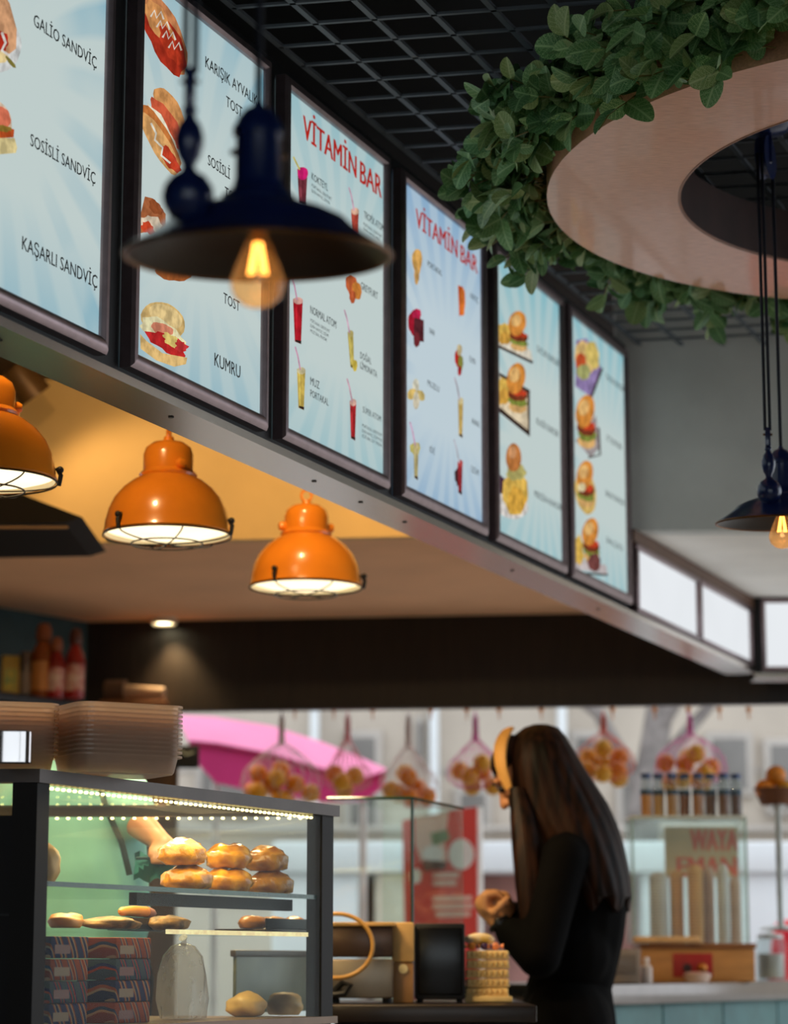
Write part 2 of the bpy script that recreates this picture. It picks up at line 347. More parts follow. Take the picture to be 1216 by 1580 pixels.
SC_OFF = -.012
class Board:
    def __init__(s, s0, label, white=(190, 204, 202), blue=(96, 160, 184), cx=0, cz=.38, n=22, swirl=2, top=.6):
        s.s0 = s0; s.w = .606; s.h = .815; s.z0 = 1.993
        s.o = thing('menu_board', label, 'menu board', BP(s0+s.w/2, 0, s.z0), BROT, 'lit menu boards on the beam')
        fw = .026; hw = s.w/2
        def rail(a, b, c, d):          # mitred rail with a rounded nose
            mb = MB(); pr = [(0, .027), (0, .004), (.25, -.002), (.75, -.002), (1, .004), (1, .013)]
            ends = []
            for (o_, i_) in ((a, c), (b, d)):
                ends.append([(o_[0]+(i_[0]-o_[0])*t, y, o_[1]+(i_[1]-o_[1])*t) for t, y in pr])
            k = len(pr); mb.add(ends[0]+ends[1], [(i, i+1, k+i+1, k+i) for i in range(k-1)])
            mb.build('frame_rail', M_alu, s.o, True)
        O = [(-hw, 0), (hw, 0), (hw, s.h), (-hw, s.h)]; I = [(-hw+fw, fw+.004), (hw-fw+.008, fw+.004), (hw-fw+.008, s.h-fw), (-hw+fw, s.h-fw)]
        for i in range(4): rail(O[i], O[(i+1) % 4], I[i], I[(i+1) % 4])
        s.scr = MB().box(-hw+.006, .012, .006, hw-.006, .027, s.h-.006).build('screen', screen_mat('menu_print', cx, cz, n, swirl, white, blue, top), s.o)
        s.k = 0
    def loc(s, px, py):
        a, z = beam_sz(px, py, SC_OFF+.001); return a-s.s0-s.w/2, z-s.z0
    def text(s, string, a, b, cap, m=None, name='lettering', bold=.012):
        """string set between two points of the print, cap height in the photo's pixels at the start"""
        xa, za = s.loc(*a); xb, zb = s.loc(*b); _, zt = s.loc(a[0], a[1]-cap)
        h = zt-za; vs, fs = text_mesh(string, bold); x0 = min(v.x for v in vs); x1 = max(v.x for v in vs)
        sx = (xb-xa)/(x1-x0); sy = h/CAP
        z = (za+zb)/2
        mb = MB()
        for k in (-1, 1, 0): mb.add([(xa+(v.x-x0)*sx+k*bold*sy*1.1, .0112+.00004*k, z+v.y*sy) for v in vs], fs)
        o = mb.build(name, m or M_ink, s.o); return o
    def pic(s, shapes, name='food_print'):
        """one printed picture: layered flat patches; each (kind, points..., colour)"""
        mb = MB(); mats = []; 
        for k, sh in enumerate(shapes):
            kind, colr = sh[0], sh[-1]; mm = emit_mat('print_%d_%d_%d' % colr, colr, .8, .28, 45)
            if mm not in mats: mats.append(mm)
            mi = mats.index(mm); rnd = random.Random(k*13+int(abs(s.s0)*1000))
            if kind == 'e':            # ellipse: cx cy rx ry deg rough
                _, x, y, rx, ry, dg, ro, _c = sh; P = []; nn = 22; ph = rnd.random()*6
                for i in range(nn):
                    t = 2*PI*i/nn; q = 1+ro*(math.sin(3*t+ph)*.5+math.sin(7*t+2*ph)*.5)
                    u, v = rx*q*math.cos(t), ry*q*math.sin(t); c_, s_ = math.cos(math.radians(dg)), math.sin(math.radians(dg))
                    P.append((x+u*c_-v*s_, y+u*s_+v*c_))
            elif kind == 'p': P = sh[1]
            elif kind == 'l':          # stroke
                P = []; pts = sh[1]; wd = sh[2]
                up = []; dn = []
                for i, (x, y) in enumerate(pts):
                    x2, y2 = pts[min(i+1, len(pts)-1)]; x1, y1 = pts[max(i-1, 0)]; L_ = math.hypot(x2-x1, y2-y1) or 1
                    up.append((x-(y2-y1)/L_*wd/2, y+(x2-x1)/L_*wd/2)); dn.append((x+(y2-y1)/L_*wd/2, y-(x2-x1)/L_*wd/2))
                q = [(*s.loc(*p),) for p in up+dn]; n = len(up); lim = s.w/2-.024
                q = [(max(-lim, min(lim, x)), z) for x, z in q]
                mb.add([(x, .0115-.0003*k, z) for x, z in q], [(i, i+1, n+i+1, n+i) for i in range(n-1)], mi); continue
            q = [s.loc(*p) for p in P]; lim = s.w/2-.024
            q = [(max(-lim, min(lim, x)), max(.03, min(s.h-.03, z))) for x, z in q]
            mb.add([(x, .0115-.0003*k, z) for x, z in q], [tuple(range(len(q)))], mi)
        return mb.build(name, mats, s.o)
PB = [-.607+.0, .091, .776, 1.463, 2.137, 2.795]
BUN = (206, 134, 62); BUN2 = (232, 172, 100); CRUST = (176, 98, 44); CREAM = (232, 216, 176); RED = (186, 52, 34); MEAT = (120, 58, 36); GREEN = (130, 142, 62); FRY = (228, 186, 88); PLATE = (206, 208, 206); DK = (58, 40, 36)

b1_ = Board(PB[0], 'lit menu board with three sandwich names, cut by the left edge', cx=-.12, cz=.40, n=20, swirl=7, top=.25)
b1_.text('GALİO SANDVİÇ', (52, 40), (149, 106), 19); b1_.text('SOSİSLİ SANDVİÇ', (47, 222), (147, 287), 19); b1_.text('KAŞARLI SANDVİÇ', (34, 386), (150, 444), 21)
b1_.pic([('e', -4, 70, 38, 42, 0, .03, PLATE), ('p', [(-30, -60), (0, -20), (15, 5), (26, 45), (25, 75), (8, 88), (-30, 60)], (214, 160, 118)), ('e', 0, 62, 17, 12, 60, .2, RED), ('e', 2, 88, 11, 9, 0, .1, (236, 206, 150)), ('e', 16, 96, 12, 3, 50, .1, (120, 112, 50)), ('l', [(2, 50), (8, 66), (2, 78), (14, 86)], 4, (236, 226, 216))])
b1_.pic([('e', -6, 186, 24, 32, -20, .03, (222, 196, 170)), ('e', 0, 185, 16, 20, 20, .1, (222, 120, 90)), ('p', [(-20, 200), (10, 195), (22, 200), (21, 212), (-20, 214)], (196, 86, 40)), ('e', 4, 198, 14, 5, 12, .2, (150, 120, 50)), ('p', [(-20, 213), (22, 213), (26, 228), (24, 236), (-20, 240)], (226, 208, 150))])

b2_ = Board(PB[1], 'lit menu board of toasted sandwiches behind the near black pendant lamp', cx=-.02, cz=.36, n=20, swirl=5, top=.8)
b2_.text('KARIŞIK AYVALIK', (317, 106), (398, 162), 17); b2_.text('TOST', (349, 164), (374, 181), 16)
b2_.text('SOSİSLİ', (321, 253), (355, 278), 16); b2_.text('TOST', (347, 303), (372, 320), 16); b2_.text('TOST', (345, 467), (370, 481), 16); b2_.text('KUMRU', (331, 567), (371, 581), 20)
b2_.pic([('e', 252, 48, 72, 25, 64, .06, (196, 128, 82)), ('e', 254, 62, 60, 22, 62, .12, (170, 50, 32)), ('e', 248, 40, 48, 14, 62, .2, (216, 150, 90)), ('e', 262, 70, 34, 10, 64, .2, (190, 60, 36))]
        + [('l', [(232+i*9+dx, 16+i*16+dy) for dx, dy in ((0, 10), (6, 0), (9, 12), (16, 2), (20, 14))], 3, (236, 222, 206)) for i in range(4)])
b2_.pic([('e', 262, 172, 42, 17, 62, .05, (214, 152, 92)), ('e', 258, 190, 44, 13, 60, .12, (206, 92, 62)), ('e', 250, 205, 52, 12, 60, .2, (236, 224, 200)), ('e', 246, 212, 58, 16, 60, .06, (196, 118, 60)), ('e', 246, 222, 56, 14, 60, .05, (226, 170, 106)), ('e', 262, 246, 24, 9, 58, .2, (196, 66, 40)), ('l', [(232, 190), (240, 206), (238, 216), (250, 228), (248, 240), (262, 252)], 3, (240, 232, 214))])
b2_.pic([('p', [(224, 303), (236, 306), (256, 330), (256, 352), (216, 360), (215, 340)], (176, 104, 64)), ('e', 234, 346, 18, 12, 30, .25, (226, 206, 180)), ('e', 228, 352, 12, 8, 40, .3, (196, 70, 40)), ('e', 240, 320, 14, 8, 50, .2, (150, 80, 44))])
b2_.pic([('e', 268, 418, 28, 16, 10, .1, (178, 100, 52)), ('e', 262, 408, 24, 12, 10, .1, (220, 160, 100))])
b2_.pic([('e', 252, 495, 36, 27, 28, .02, (216, 182, 118)), ('e', 256, 488, 28, 16, 28, .02, (228, 200, 140)), ('e', 250, 512, 38, 16, 30, .16, (236, 222, 176)), ('e', 250, 508, 18, 9, 20, .1, (222, 140, 110)), ('e', 258, 530, 34, 13, 28, .22, (196, 44, 44)), ('e', 266, 526, 18, 8, 30, .3, (236, 206, 120)), ('p', [(215, 515), (225, 526), (250, 545), (288, 552), (286, 562), (268, 566), (240, 556), (216, 538)], (226, 188, 122)), ('e', 278, 534, 10, 8, 30, .4, (206, 60, 60))])

def glass(px, py, w, h, c, topc=(228, 190, 170), straw=None, lean=0):
    sh = [('p', [(px-w/2, py-h/2), (px+w/2, py-h/2+4), (px+w*.32+lean, py+h/2+2), (px-w*.32+lean, py+h/2-2)], c),
          ('p', [(px-w*.3, py-h/2+4), (px-w*.1, py-h/2+5), (px-w*.08+lean, py+h/2-4), (px-w*.2+lean, py+h/2-5)], tuple(min(255, int(x*1.12+8)) for x in c)),
          ('e', px, py-h/2+3, w/2, 5.5, 8, 0, topc), ('p', [(px-w*.3+lean, py+h/2-5), (px+w*.32+lean, py+h/2-3), (px+w*.3+lean, py+h/2+2), (px-w*.3+lean, py+h/2-2)], DK)]
    if straw: sh.append(('l', [(px-2, py-h/2+2), (px-6, py-h/2-20), (px-10, py-h/2-34)], 2.2, straw))
    return sh
b3_ = Board(PB[2], 'lit drinks menu board with large red heading beside the near pendant lamp', cx=.05, cz=.36, n=26, swirl=3, top=1.0, blue=(112, 172, 186))
b3_.text('VİTAMİN', (468, 212), (550, 275), 35, M_inkred, 'heading', .028); b3_.text('BAR', (556, 281), (589, 306), 33, M_inkred, 'heading', .028)
b3_.text('KOKTEYL', (481, 278), (506, 294), 11, M_ink2); b3_.text('PORTAKAL GREYFURT', (481, 289), (512, 309), 5, M_ink2); b3_.text('ELMA HAVUÇ LİMON', (481, 297), (509, 315), 5, M_ink2)
b3_.text('TROPİK ATOM', (562, 337), (592, 357), 11, M_ink2); b3_.text('PORTAKAL GREYFURT', (561, 349), (590, 367), 5, M_ink2); b3_.text('ELMA HAVUÇ MUZ', (561, 356), (586, 372), 5, M_ink2)
b3_.text('GREYFURT', (557, 447), (583, 461), 11, M_ink2)
b3_.text('NORMAL ATOM', (479, 484), (519, 506), 12, M_ink2)
for i, t in enumerate(('PORTAKAL GREYFURT', 'ELMA HAVUÇ ÜZÜM', 'MUZ BAL FINDIK')): b3_.text(t, (479, 497+i*8), (509-i*2, 513+i*8-i), 5, M_ink2)
b3_.text('DOĞAL', (556, 553), (573, 562), 10, M_ink2); b3_.text('LİMONATA', (556, 569), (582, 582), 10, M_ink2)
b3_.text('MUZ', (479, 594), (493, 600), 12, M_ink2); b3_.text('PORTAKAL', (479, 612), (507, 626), 11, M_ink2)
b3_.text('SÜPER ATOM', (560, 636), (588, 651), 9, M_ink2)
for i, t in enumerate(('PORTAKAL GREYFURT', 'ELMA HAVUÇ ÜZÜM MUZ', 'KİVİ BAL SÜT FINDIK')): b3_.text(t, (559, 659+i*8), (590, 674+i*8), 5, M_ink2)
b3_.pic(glass(467, 288, 16, 55, (118, 52, 62), (206, 40, 110))+[('e', 467, 268, 8, 10, 10, 0, (204, 34, 110)), ('l', [(462, 262), (452, 242)], 2.4, (206, 190, 90))], 'drink_print')
b3_.pic(glass(548, 348, 12, 50, (176, 70, 56), (222, 176, 150), (200, 160, 180)), 'drink_print')
b3_.pic([('e', 543, 440, 9, 17, -10, .1, (206, 104, 60)), ('e', 551, 448, 7, 14, -10, .1, (222, 140, 62)), ('e', 544, 458, 5, 10, 0, .1, (196, 96, 56))], 'drink_print')
b3_.pic(glass(460, 495, 15, 68, (176, 28, 40), (222, 168, 156), (206, 150, 176)), 'drink_print')
b3_.pic(glass(541, 540, 9, 56, (196, 178, 92), (206, 190, 120), (210, 170, 190), 3)+[('e', 547, 564, 4, 9, 0, .1, (214, 190, 80))], 'drink_print')
b3_.pic(glass(465, 600, 13, 62, (206, 178, 86), (216, 204, 160), (206, 150, 176)), 'drink_print')
b3_.pic(glass(545, 648, 10, 60, (170, 40, 44), (222, 176, 160), (206, 160, 176)), 'drink_print')

b4_ = Board(PB[3], 'lit drinks menu board with red heading partly behind the leaf garland', cx=.05, cz=.34, n=26, swirl=3, top=1.1, white=(188, 204, 212), blue=(92, 146, 190))
b4_.text('VİTAMİN', (642, 348), (706, 399), 28, M_inkred, 'heading', .028); b4_.text('BAR', (711, 403), (737, 423), 26, M_inkred, 'heading', .028)
for t, a, b in (('PORTAKAL', (660, 412), (682, 425)), ('NAR', (663, 514), (671, 519)), ('MUZLU', (660, 597), (678, 603)), ('KİVİ', (663, 697), (671, 702)), ('HAVUÇ', (726, 460), (738, 468)), ('ELMA', (725, 558), (734, 563)), ('ANANAS', (728, 653), (740, 660)), ('ÜZÜM', (727, 728), (739, 734))):
    b4_.text(t, a, b, 9, M_ink2)
b4_.pic([('e', 644, 400, 8, 16, 0, .05, (226, 182, 104)), ('e', 644, 404, 7, 20, 0, .1, (222, 170, 92)), ('e', 643, 425, 4, 14, 0, .1, (206, 160, 96))], 'drink_print')
b4_.pic([('p', [(707, 440), (715, 443), (717, 484), (709, 488)], (206, 92, 36)), ('e', 714, 465, 4, 22, 0, .1, (222, 120, 50))], 'drink_print')
b4_.pic([('e', 640, 498, 10, 20, 0, .08, (170, 30, 50)), ('e', 643, 485, 7, 9, 0, .1, (196, 40, 80)), ('p', [(639, 490), (654, 494), (654, 528), (638, 524)], (90, 40, 46)), ('e', 643, 524, 5, 12, 0, .1, (110, 40, 46))], 'drink_print')
b4_.pic([('e', 707, 552, 5, 14, 0, .1, (196, 44, 40)), ('e', 711, 560, 4, 12, 0, .1, (150, 150, 70)), ('e', 709, 540, 4, 9, 0, .1, (216, 196, 150)), ('e', 709, 572, 3, 8, 0, .1, (176, 40, 44))], 'drink_print')
b4_.pic([('e', 642, 596, 5, 12, 0, .05, (226, 222, 200)), ('e', 636, 608, 7, 9, 30, .1, (222, 190, 110)), ('e', 649, 610, 6, 9, -30, .1, (214, 190, 120)), ('e', 642, 618, 5, 14, 0, .05, (216, 206, 180))], 'drink_print')
b4_.pic(glass(711, 645, 8, 58, (190, 160, 90), (206, 190, 140), (180, 170, 180)), 'drink_print')
b4_.pic([('e', 641, 692, 8, 10, 0, .15, (190, 180, 100))]+glass(642, 712, 8, 54, (186, 172, 120), (206, 190, 140), (206, 160, 190)), 'drink_print')
b4_.pic([('e', 707, 735, 5, 14, 0, .2, (70, 40, 44))]+glass(710, 737, 8, 50, (150, 44, 50), (176, 70, 70), (190, 190, 200)), 'drink_print')

def burger(x, y, w, h, tray=True, fries=True):
    sh = []
    if tray: sh += [('p', [(x-w*.62, y+h*.05), (x+w*.55, y+h*.4), (x+w*.62, y+h*.62), (x-w*.62, y+h*.28)], (222, 214, 196)), ('l', [(x-w*.62, y+h*.30), (x+w*.62, y+h*.66)], 4, DK)]
    if fries: sh += [('e', x-w*.38, y+h*.02, w*.24, h*.22, 0, .2, FRY), ('e', x-w*.36, y+h*.14, w*.22, h*.14, 20, .2, (212, 160, 70))]
    sh += [('e', x+w*.12, y+h*.30, w*.30, h*.12, 15, .08, (222, 176, 112)), ('e', x+w*.12, y+h*.20, w*.32, h*.10, 15, .2, GREEN), ('e', x+w*.10, y+h*.10, w*.33, h*.11, 15, .08, MEAT), ('e', x+w*.12, y+h*.05, w*.28, h*.07, 15, .25, (206, 70, 40)), ('e', x+w*.05, y-h*.18, w*.31, h*.27, 10, .02, (218, 142, 62)), ('e', x+w*.0, y-h*.24, w*.18, h*.13, 10, .02, (238, 184, 116))]
    return sh
b5_ = Board(PB[4], 'lit menu board with three burger pictures right of the second red heading', cx=.1, cz=.34, n=26, swirl=3, top=1.3, blue=(110, 176, 190))
b5_.text('SUCUK BURGER', (829, 541), (863, 568), 10, M_ink2); b5_.text('KLASİK BURGER', (828, 655), (862, 674), 10, M_ink2); b5_.text('MEKSİKA BURGER', (825, 767), (867, 788), 10, M_ink2)
b5_.pic(burger(795, 512, 44, 72)); b5_.pic([('p', [(771, 575), (818, 602), (818, 674), (771, 636)], (60, 44, 38)), ('p', [(771, 580), (814, 606), (815, 664), (771, 628)], (226, 208, 176))]+burger(793, 600, 46, 90, False))
b5_.pic([('e', 790, 780, 26, 20, 20, .02, (226, 220, 214)), ('p', [(771, 732), (780, 740), (780, 766), (771, 760)], (70, 40, 60)), ('e', 795, 762, 20, 32, 0, .12, FRY), ('e', 797, 772, 14, 20, 0, .2, (222, 170, 70)), ('e', 796, 728, 15, 14, 0, .15, (190, 180, 110)), ('e', 792, 706, 12, 22, 0, .02, (196, 124, 66)), ('e', 790, 698, 6, 10, 0, .02, (222, 160, 110))])
b6_ = Board(PB[5], 'lit menu board with four stacked burger pictures next to the grey bulkhead', cx=.1, cz=.36, n=26, swirl=3, top=1.2, blue=(110, 176, 190))
b6_.text('TAVUK BURGER', (935, 586), (963, 604), 9, M_ink2); b6_.text('ET BURGER', (937, 680), (960, 695), 9, M_ink2); b6_.text('BALIK BURGER', (935, 764), (964, 782), 9, M_ink2); b6_.text('SALÇALI', (936, 838), (961, 849), 9, M_ink2)
b6_.pic([('p', [(889, 525), (906, 522), (929, 570), (912, 612), (888, 596)], (150, 130, 178)), ('l', [(929, 568), (912, 614)], 4, DK), ('e', 902, 552, 15, 26, -12, .06, (226, 190, 124)), ('e', 896, 560, 8, 16, 0, .1, (206, 90, 50)), ('e', 900, 574, 11, 12, 0, .1, (170, 172, 110)), ('e', 914, 548, 10, 22, -10, .1, (222, 196, 110))])
b6_.pic([('p', [(888, 680), (920, 640), (926, 690), (912, 706)], (170, 160, 160)), ('l', [(908, 706), (926, 702), (924, 660)], 3, DK)]+burger(900, 652, 46, 96, False, False))
b6_.pic([('e', 904, 760, 16, 34, -8, .03, (226, 190, 110))]+burger(900, 748, 40, 84, False, False)+[('e', 897, 752, 6, 7, 0, .1, (236, 216, 170))])
b6_.pic([('p', [(888, 862), (936, 872), (938, 886), (888, 882)], (200, 190, 190)), ('l', [(888, 884), (938, 887)], 3, DK), ('e', 892, 850, 9, 22, 0, .2, FRY)]+burger(908, 835, 40, 80, False, False)+[('e', 916, 868, 10, 14, 0, .1, (120, 70, 66))])

# blank white light boxes after the menu boards
M_lbx = emit_mat('white_lightbox', (232, 236, 240), 1.0, .03, 2)
def light_box(s0, s1, label):
    o = thing('light_box', label, 'light box', BP((s0+s1)/2, 0, 1.978), BROT, 'blank white light boxes'); h = (s1-s0)/2; H = .222
    for (x0, z0, x1, z1) in ((-h, 0, h, .018), (-h, H-.018, h, H), (-h, .018, -h+.02, H-.018), (h-.02, .018, h, H-.018)):
        MB().bbox(x0, 0, z0, x1, .028, z1, .004).build('frame_rail', M_alu, o, True)
    MB().box(-h+.018, .012, .016, h-.018, .026, H-.016).build('screen', M_lbx, o)
light_box(3.47, 4.235, 'blank white light box just right of the last menu board'); light_box(4.25, 5.0, 'blank white light box at the corner of the beam')
o = thing('light_box', 'blank white light box facing front at the right edge', 'light box', (cx+.02, cy, 1.962), 0, 'blank white light boxes')
for (x0, z0, x1, z1) in ((0, 0, .9, .018), (0, .255, .9, .272), (0, .018, .016, .255), (.884, .018, .9, .255)):
    MB().bbox(x0, -.028, z0, x1, 0, z1, .004).build('frame_rail', M_alu, o, True)
MB().box(.014, -.016, .016, .886, -.002, .256).build('screen', M_lbx, o)

# ================================================================== BLACK PENDANT LAMPS ON PULLEYS
M_enamel = mat('navy_black_enamel', (20, 38, 88), .28, var=.15, scale=6, coat=.4)
M_enamel_in = mat('dark_lamp_inside', (22, 17, 14), .4, var=.15)
M_cord = mat('black_cord', (8, 12, 30), .5)
M_bulb = pane_mat('amber_bulb_glass', (250, 226, 190), .16, .93)
M_fil = emit_mat('hot_filament', (255, 176, 92), 7, .02)
M_brassd = mat('dark_brass', (120, 84, 50), .35, .9)
def pendant(label, c, R, cwx, cwy, topz, tilt, cwz):
    """c = centre of the rim; cw = where the counterweight hangs, in rim radii"""
    o = thing('pendant_lamp', label, 'pendant lamp', c, 0, 'black pulley pendant lamps'); u = R/217.0
    S = lambda pr: [(r*u, z*u) for r, z in pr]
    outer = S([(217, 0), (219, 5), (214, 9), (200, 17), (178, 31), (158, 46), (143, 61), (116, 74), (80, 86), (58, 92), (52, 100)])
    inner = S([(50, 96), (58, 88), (80, 82), (115, 69), (140, 56), (155, 42), (176, 26), (198, 12), (212, 2), (217, 0)])
    tops = Vector((0, -math.sin(tilt), math.cos(tilt)))*257*u
    sh = MB().lathe(outer, 48).build('shade', M_enamel, o, True)
    MB().lathe(inner, 48).build('shade_lining', M_enamel_in, sh, True)
    MB().tube([(217*u*math.cos(a), 217*u*math.sin(a), 2*u) for a in [2*PI*i/48 for i in range(48)]], 4*u, 8, closed=True).build('rim_bead', M_brassd, sh, True)
    nk = MB().lathe(S([(0, 90), (62, 92), (60, 100), (50, 106), (42, 116), (38, 130), (37, 200), (42, 202), (42, 214), (38, 219), (34, 230), (22, 244), (10, 250), (7, 258), (0, 260)]), 28).build('neck', M_enamel, o, True)
    for a in (.4, 3.5): MB().lathe(S([(0, 0), (5, 0), (6, 8), (3, 12), (0, 13)]), 10, (36*u*math.cos(a), 36*u*math.sin(a), 170*u), axis=(math.cos(a), math.sin(a), 0)).build('thumb_screw', M_brassd, nk, True)
    MB().lathe(S([(0, 96), (22, 96), (22, 60), (17, 50), (16, 40), (0, 40)]), 20).build('socket', M_brassd, o, True)
    bl = MB().lathe(S([(14, 46), (17, 30), (27, 8), (37, -16), (44, -38), (44, -50), (38, -66), (24, -78), (10, -83), (0, -84)]), 28).build('bulb', M_bulb, o, True)
    mb = MB()
    for k, (sx, sy) in enumerate(((-1, .1), (-.55, -.3), (.5, -.35), (1, .1))):
        mb.tube([(sx*5*u, sy*5*u, 24*u), (sx*14*u, sy*14*u, -28*u)], 2.6*u, 6)
        mb.build('filament', M_fil, bl, True); mb = MB()
    MB().lathe(S([(0, 40), (6, 40), (4, 20), (2, -5), (0, -6)]), 10).build('glass_stem', M_bulb, bl, True)
    for x in o.children: x.rotation_euler.x = tilt
    top = topz-c[2]
    MB().tube([tops*.98, (tops.x, tops.y, top-.06)], 6*u, 8).build('cord', M_cord, o)
    X, Y = cwx*R, cwy*R
    cw = MB().lathe(S([(0, 30), (7, 31), (9, 36), (6, 42), (14, 47), (30, 56), (39, 72), (41, 87), (38, 103), (28, 118), (14, 127), (10, 134), (12, 142), (18, 152), (23, 172), (23, 186), (18, 204), (11, 214), (9, 220), (12, 226), (11, 232), (6, 238), (0, 240)]), 28, (X, Y, cwz*u)).build('counterweight', M_enamel, o, True)
    MB().bbox(X-9*u, Y-5*u, (236+cwz)*u, X+9*u, Y+5*u, (300+cwz)*u, 3*u).build('cord_clamp', M_enamel, cw, True)
    MB().tube([(X-15*u, Y, (276+cwz)*u), (X+15*u, Y, (276+cwz)*u)], 4*u, 8).build('clamp_pin', M_brassd, cw, True)
    for dx in (-8, 8): MB().tube([(X+dx*u, Y, (290+cwz)*u), (X+dx*u*.9, Y, top-.09)], 5.5*u, 8).build('cord', M_cord, o)
    # pulley and ceiling rose
    wx, wy = X/2, Y/2
    L_ = max(.02, math.hypot(X, Y)/2)
    ax = Vector((-Y, X, 0)).normalized()
    MB().lathe([(0, -.012), (L_, -.012), (L_*.9, 0), (L_, .012), (0, .012)], 28, (wx, wy, top-.085), axis=ax).build('pulley_wheel', M_enamel, o, True)
    MB().bbox(wx-.014, wy-.014, top-.10, wx+.014, wy+.014, top-.01, .003).build('pulley_bracket', M_enamel, o, True)
    MB().lathe([(0, 0), (.065, 0), (.065, -.008), (.05, -.022), (.015, -.028), (0, -.028)], 32, (wx, wy, top)).build('ceiling_rose', M_enamel, o, True)
    add_light('pendant_bulb_light', 'POINT', (0, 0, -.05*1), .35, (1, .62, .3), .02, o)
    return o
pendant('large dark blue pendant lamp with lit filament bulb in front of the menu boards', ony(398, 397, 2.72), .155, -.465, -.74, CZ, .095, -36)
pendant('small black pendant lamp hanging through the wooden ring at the right edge', ony(1207, 808, 5.5), .151, -.28, -.62, CZ, .06, -4)

# ================================================================== WOODEN RING WITH LEAF GARLAND
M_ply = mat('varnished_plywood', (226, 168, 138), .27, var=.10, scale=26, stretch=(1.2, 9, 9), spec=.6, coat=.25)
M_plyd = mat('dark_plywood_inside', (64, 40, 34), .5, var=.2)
RZ = 2.60; RC = onz(1512, 290, RZ); RO, RI, RT = .965, .665, .13
ring = thing('wooden_ring', 'round plywood ceiling ring with a large hole, leaves around its edge', 'ceiling ring', RC)
n = 96
mb = MB(); vs = []; fs = []
for i in range(n):
    a = 2*PI*i/n
    vs += [(RO*math.cos(a), RO*math.sin(a), 0), (RI*math.cos(a), RI*math.sin(a), 0)]
for i in range(n): j = (i+1) % n; fs.append((2*i, 2*j, 2*j+1, 2*i+1))
mb.add(vs, fs); und = mb.build('underside', M_ply, ring)
MB().lathe([(RO, 0), (RO, RT)], n).build('outer_band', M_ply, ring, True)
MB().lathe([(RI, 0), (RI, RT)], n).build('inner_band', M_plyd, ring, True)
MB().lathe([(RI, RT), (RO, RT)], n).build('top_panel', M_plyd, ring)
MB().tube([((RI+.002)*math.cos(2*PI*i/n), (RI+.002)*math.sin(2*PI*i/n), .002) for i in range(n)], .004, 6, closed=True).build('edge_banding', mat('ply_edge', (150, 104, 80), .5), ring, True)
for a in (.4, 2.5, 4.6): MB().tube([(.8*math.cos(a), .8*math.sin(a), RT), (.8*math.cos(a), .8*math.sin(a), CZ-RZ)], .004, 6).build('hanging_rod', M_cord, ring)
# leaf with netted veins
def leaf_mat(name, base, vein):
    m = bpy.data.materials.new(name); m.use_nodes = True; nt = m.node_tree; N = nt.nodes; L = nt.links; b = N['Principled BSDF']
    uv = N.new('ShaderNodeUVMap'); sp = N.new('ShaderNodeSeparateXYZ'); L.new(uv.outputs[0], sp.inputs[0])
    def M(op, a, b_=None, cl=False):
        x = N.new('ShaderNodeMath'); x.operation = op; x.use_clamp = cl
        for i, v in enumerate((a, b_)):
            if v is None: continue
            if isinstance(v, (int, float)): x.inputs[i].default_value = v
            else: L.new(v, x.inputs[i])
        return x.outputs[0]
    ax = M('ABSOLUTE', sp.outputs[0])
    mid = M('SUBTRACT', 1, M('MULTIPLY', ax, 14), True)
    side = M('SUBTRACT', 1, M('MULTIPLY', M('ABSOLUTE', M('SUBTRACT', M('FRACT', M('MULTIPLY', M('SUBTRACT', sp.outputs[1], M('MULTIPLY', ax, .55)), 6.5)), .5)), 6.5), True)
    vo = N.new('ShaderNodeTexVoronoi'); vo.feature = 'DISTANCE_TO_EDGE'; vo.inputs['Scale'].default_value = 17
    L.new(uv.outputs[0], vo.inputs['Vector']); net = M('SUBTRACT', 1, M('MULTIPLY', vo.outputs['Distance'], 13), True)
    k = M('MULTIPLY', M('MAXIMUM', mid, M('MAXIMUM', M('MULTIPLY', side, .55), M('MULTIPLY', net, .95))), .85)
    oi = N.new('ShaderNodeObjectInfo'); hs = N.new('ShaderNodeMixRGB'); hs.blend_type = 'MULTIPLY'; hs.inputs[0].default_value = 1
    mx = N.new('ShaderNodeMixRGB'); mx.inputs[1].default_value = (*lin(base), 1); mx.inputs[2].default_value = (*lin(vein), 1); L.new(k, mx.inputs[0])
    rp = N.new('ShaderNodeValToRGB'); rp.color_ramp.elements[0].color = (.7, .75, .7, 1); rp.color_ramp.elements[1].color = (1.0, 1, .85, 1); L.new(oi.outputs['Random'], rp.inputs[0])
    L.new(mx.outputs[0], hs.inputs[1]); L.new(rp.outputs[0], hs.inputs[2]); L.new(hs.outputs[0], b.inputs['Base Color'])
    b.inputs['Roughness'].default_value = .48; b.inputs['Specular IOR Level'].default_value = .35
    b.inputs['Subsurface Weight'].default_value = 0
    return m
LM = [leaf_mat('leaf_dark', (70, 124, 70), (186, 222, 166)), leaf_mat('leaf_mid', (98, 148, 84), (200, 226, 172)), leaf_mat('leaf_olive', (132, 158, 90), (212, 222, 168))]
def leaf_geo(curl, fold, wid):
    ys = [0, .08, .22, .40, .58, .74, .88, .96, 1.0]; wd = [.02, .15, .27, .325, .32, .275, .19, .11, 0.02]
    vs = []; uv = []; fs = []
    for y, q in zip(ys, wd):
        q *= wid
        z = -curl*y*y
        for t in (-1, -.5, 0, .5, 1): vs.append(Vector((q*t, y, z+fold*abs(q*t)))); uv.append((q*t/wid*1.5, y))
    for i in range(len(ys)-1):
        for j in range(4): fs.append((i*5+j, i*5+j+1, (i+1)*5+j+1, (i+1)*5+j))
    return vs, uv, fs
LEAFG = [leaf_geo(c, f, w_) for c, f, w_ in ((.12, .25, 1.0), (.3, .12, 1.1), (.02, .4, .9), (.22, .3, 1.15))]
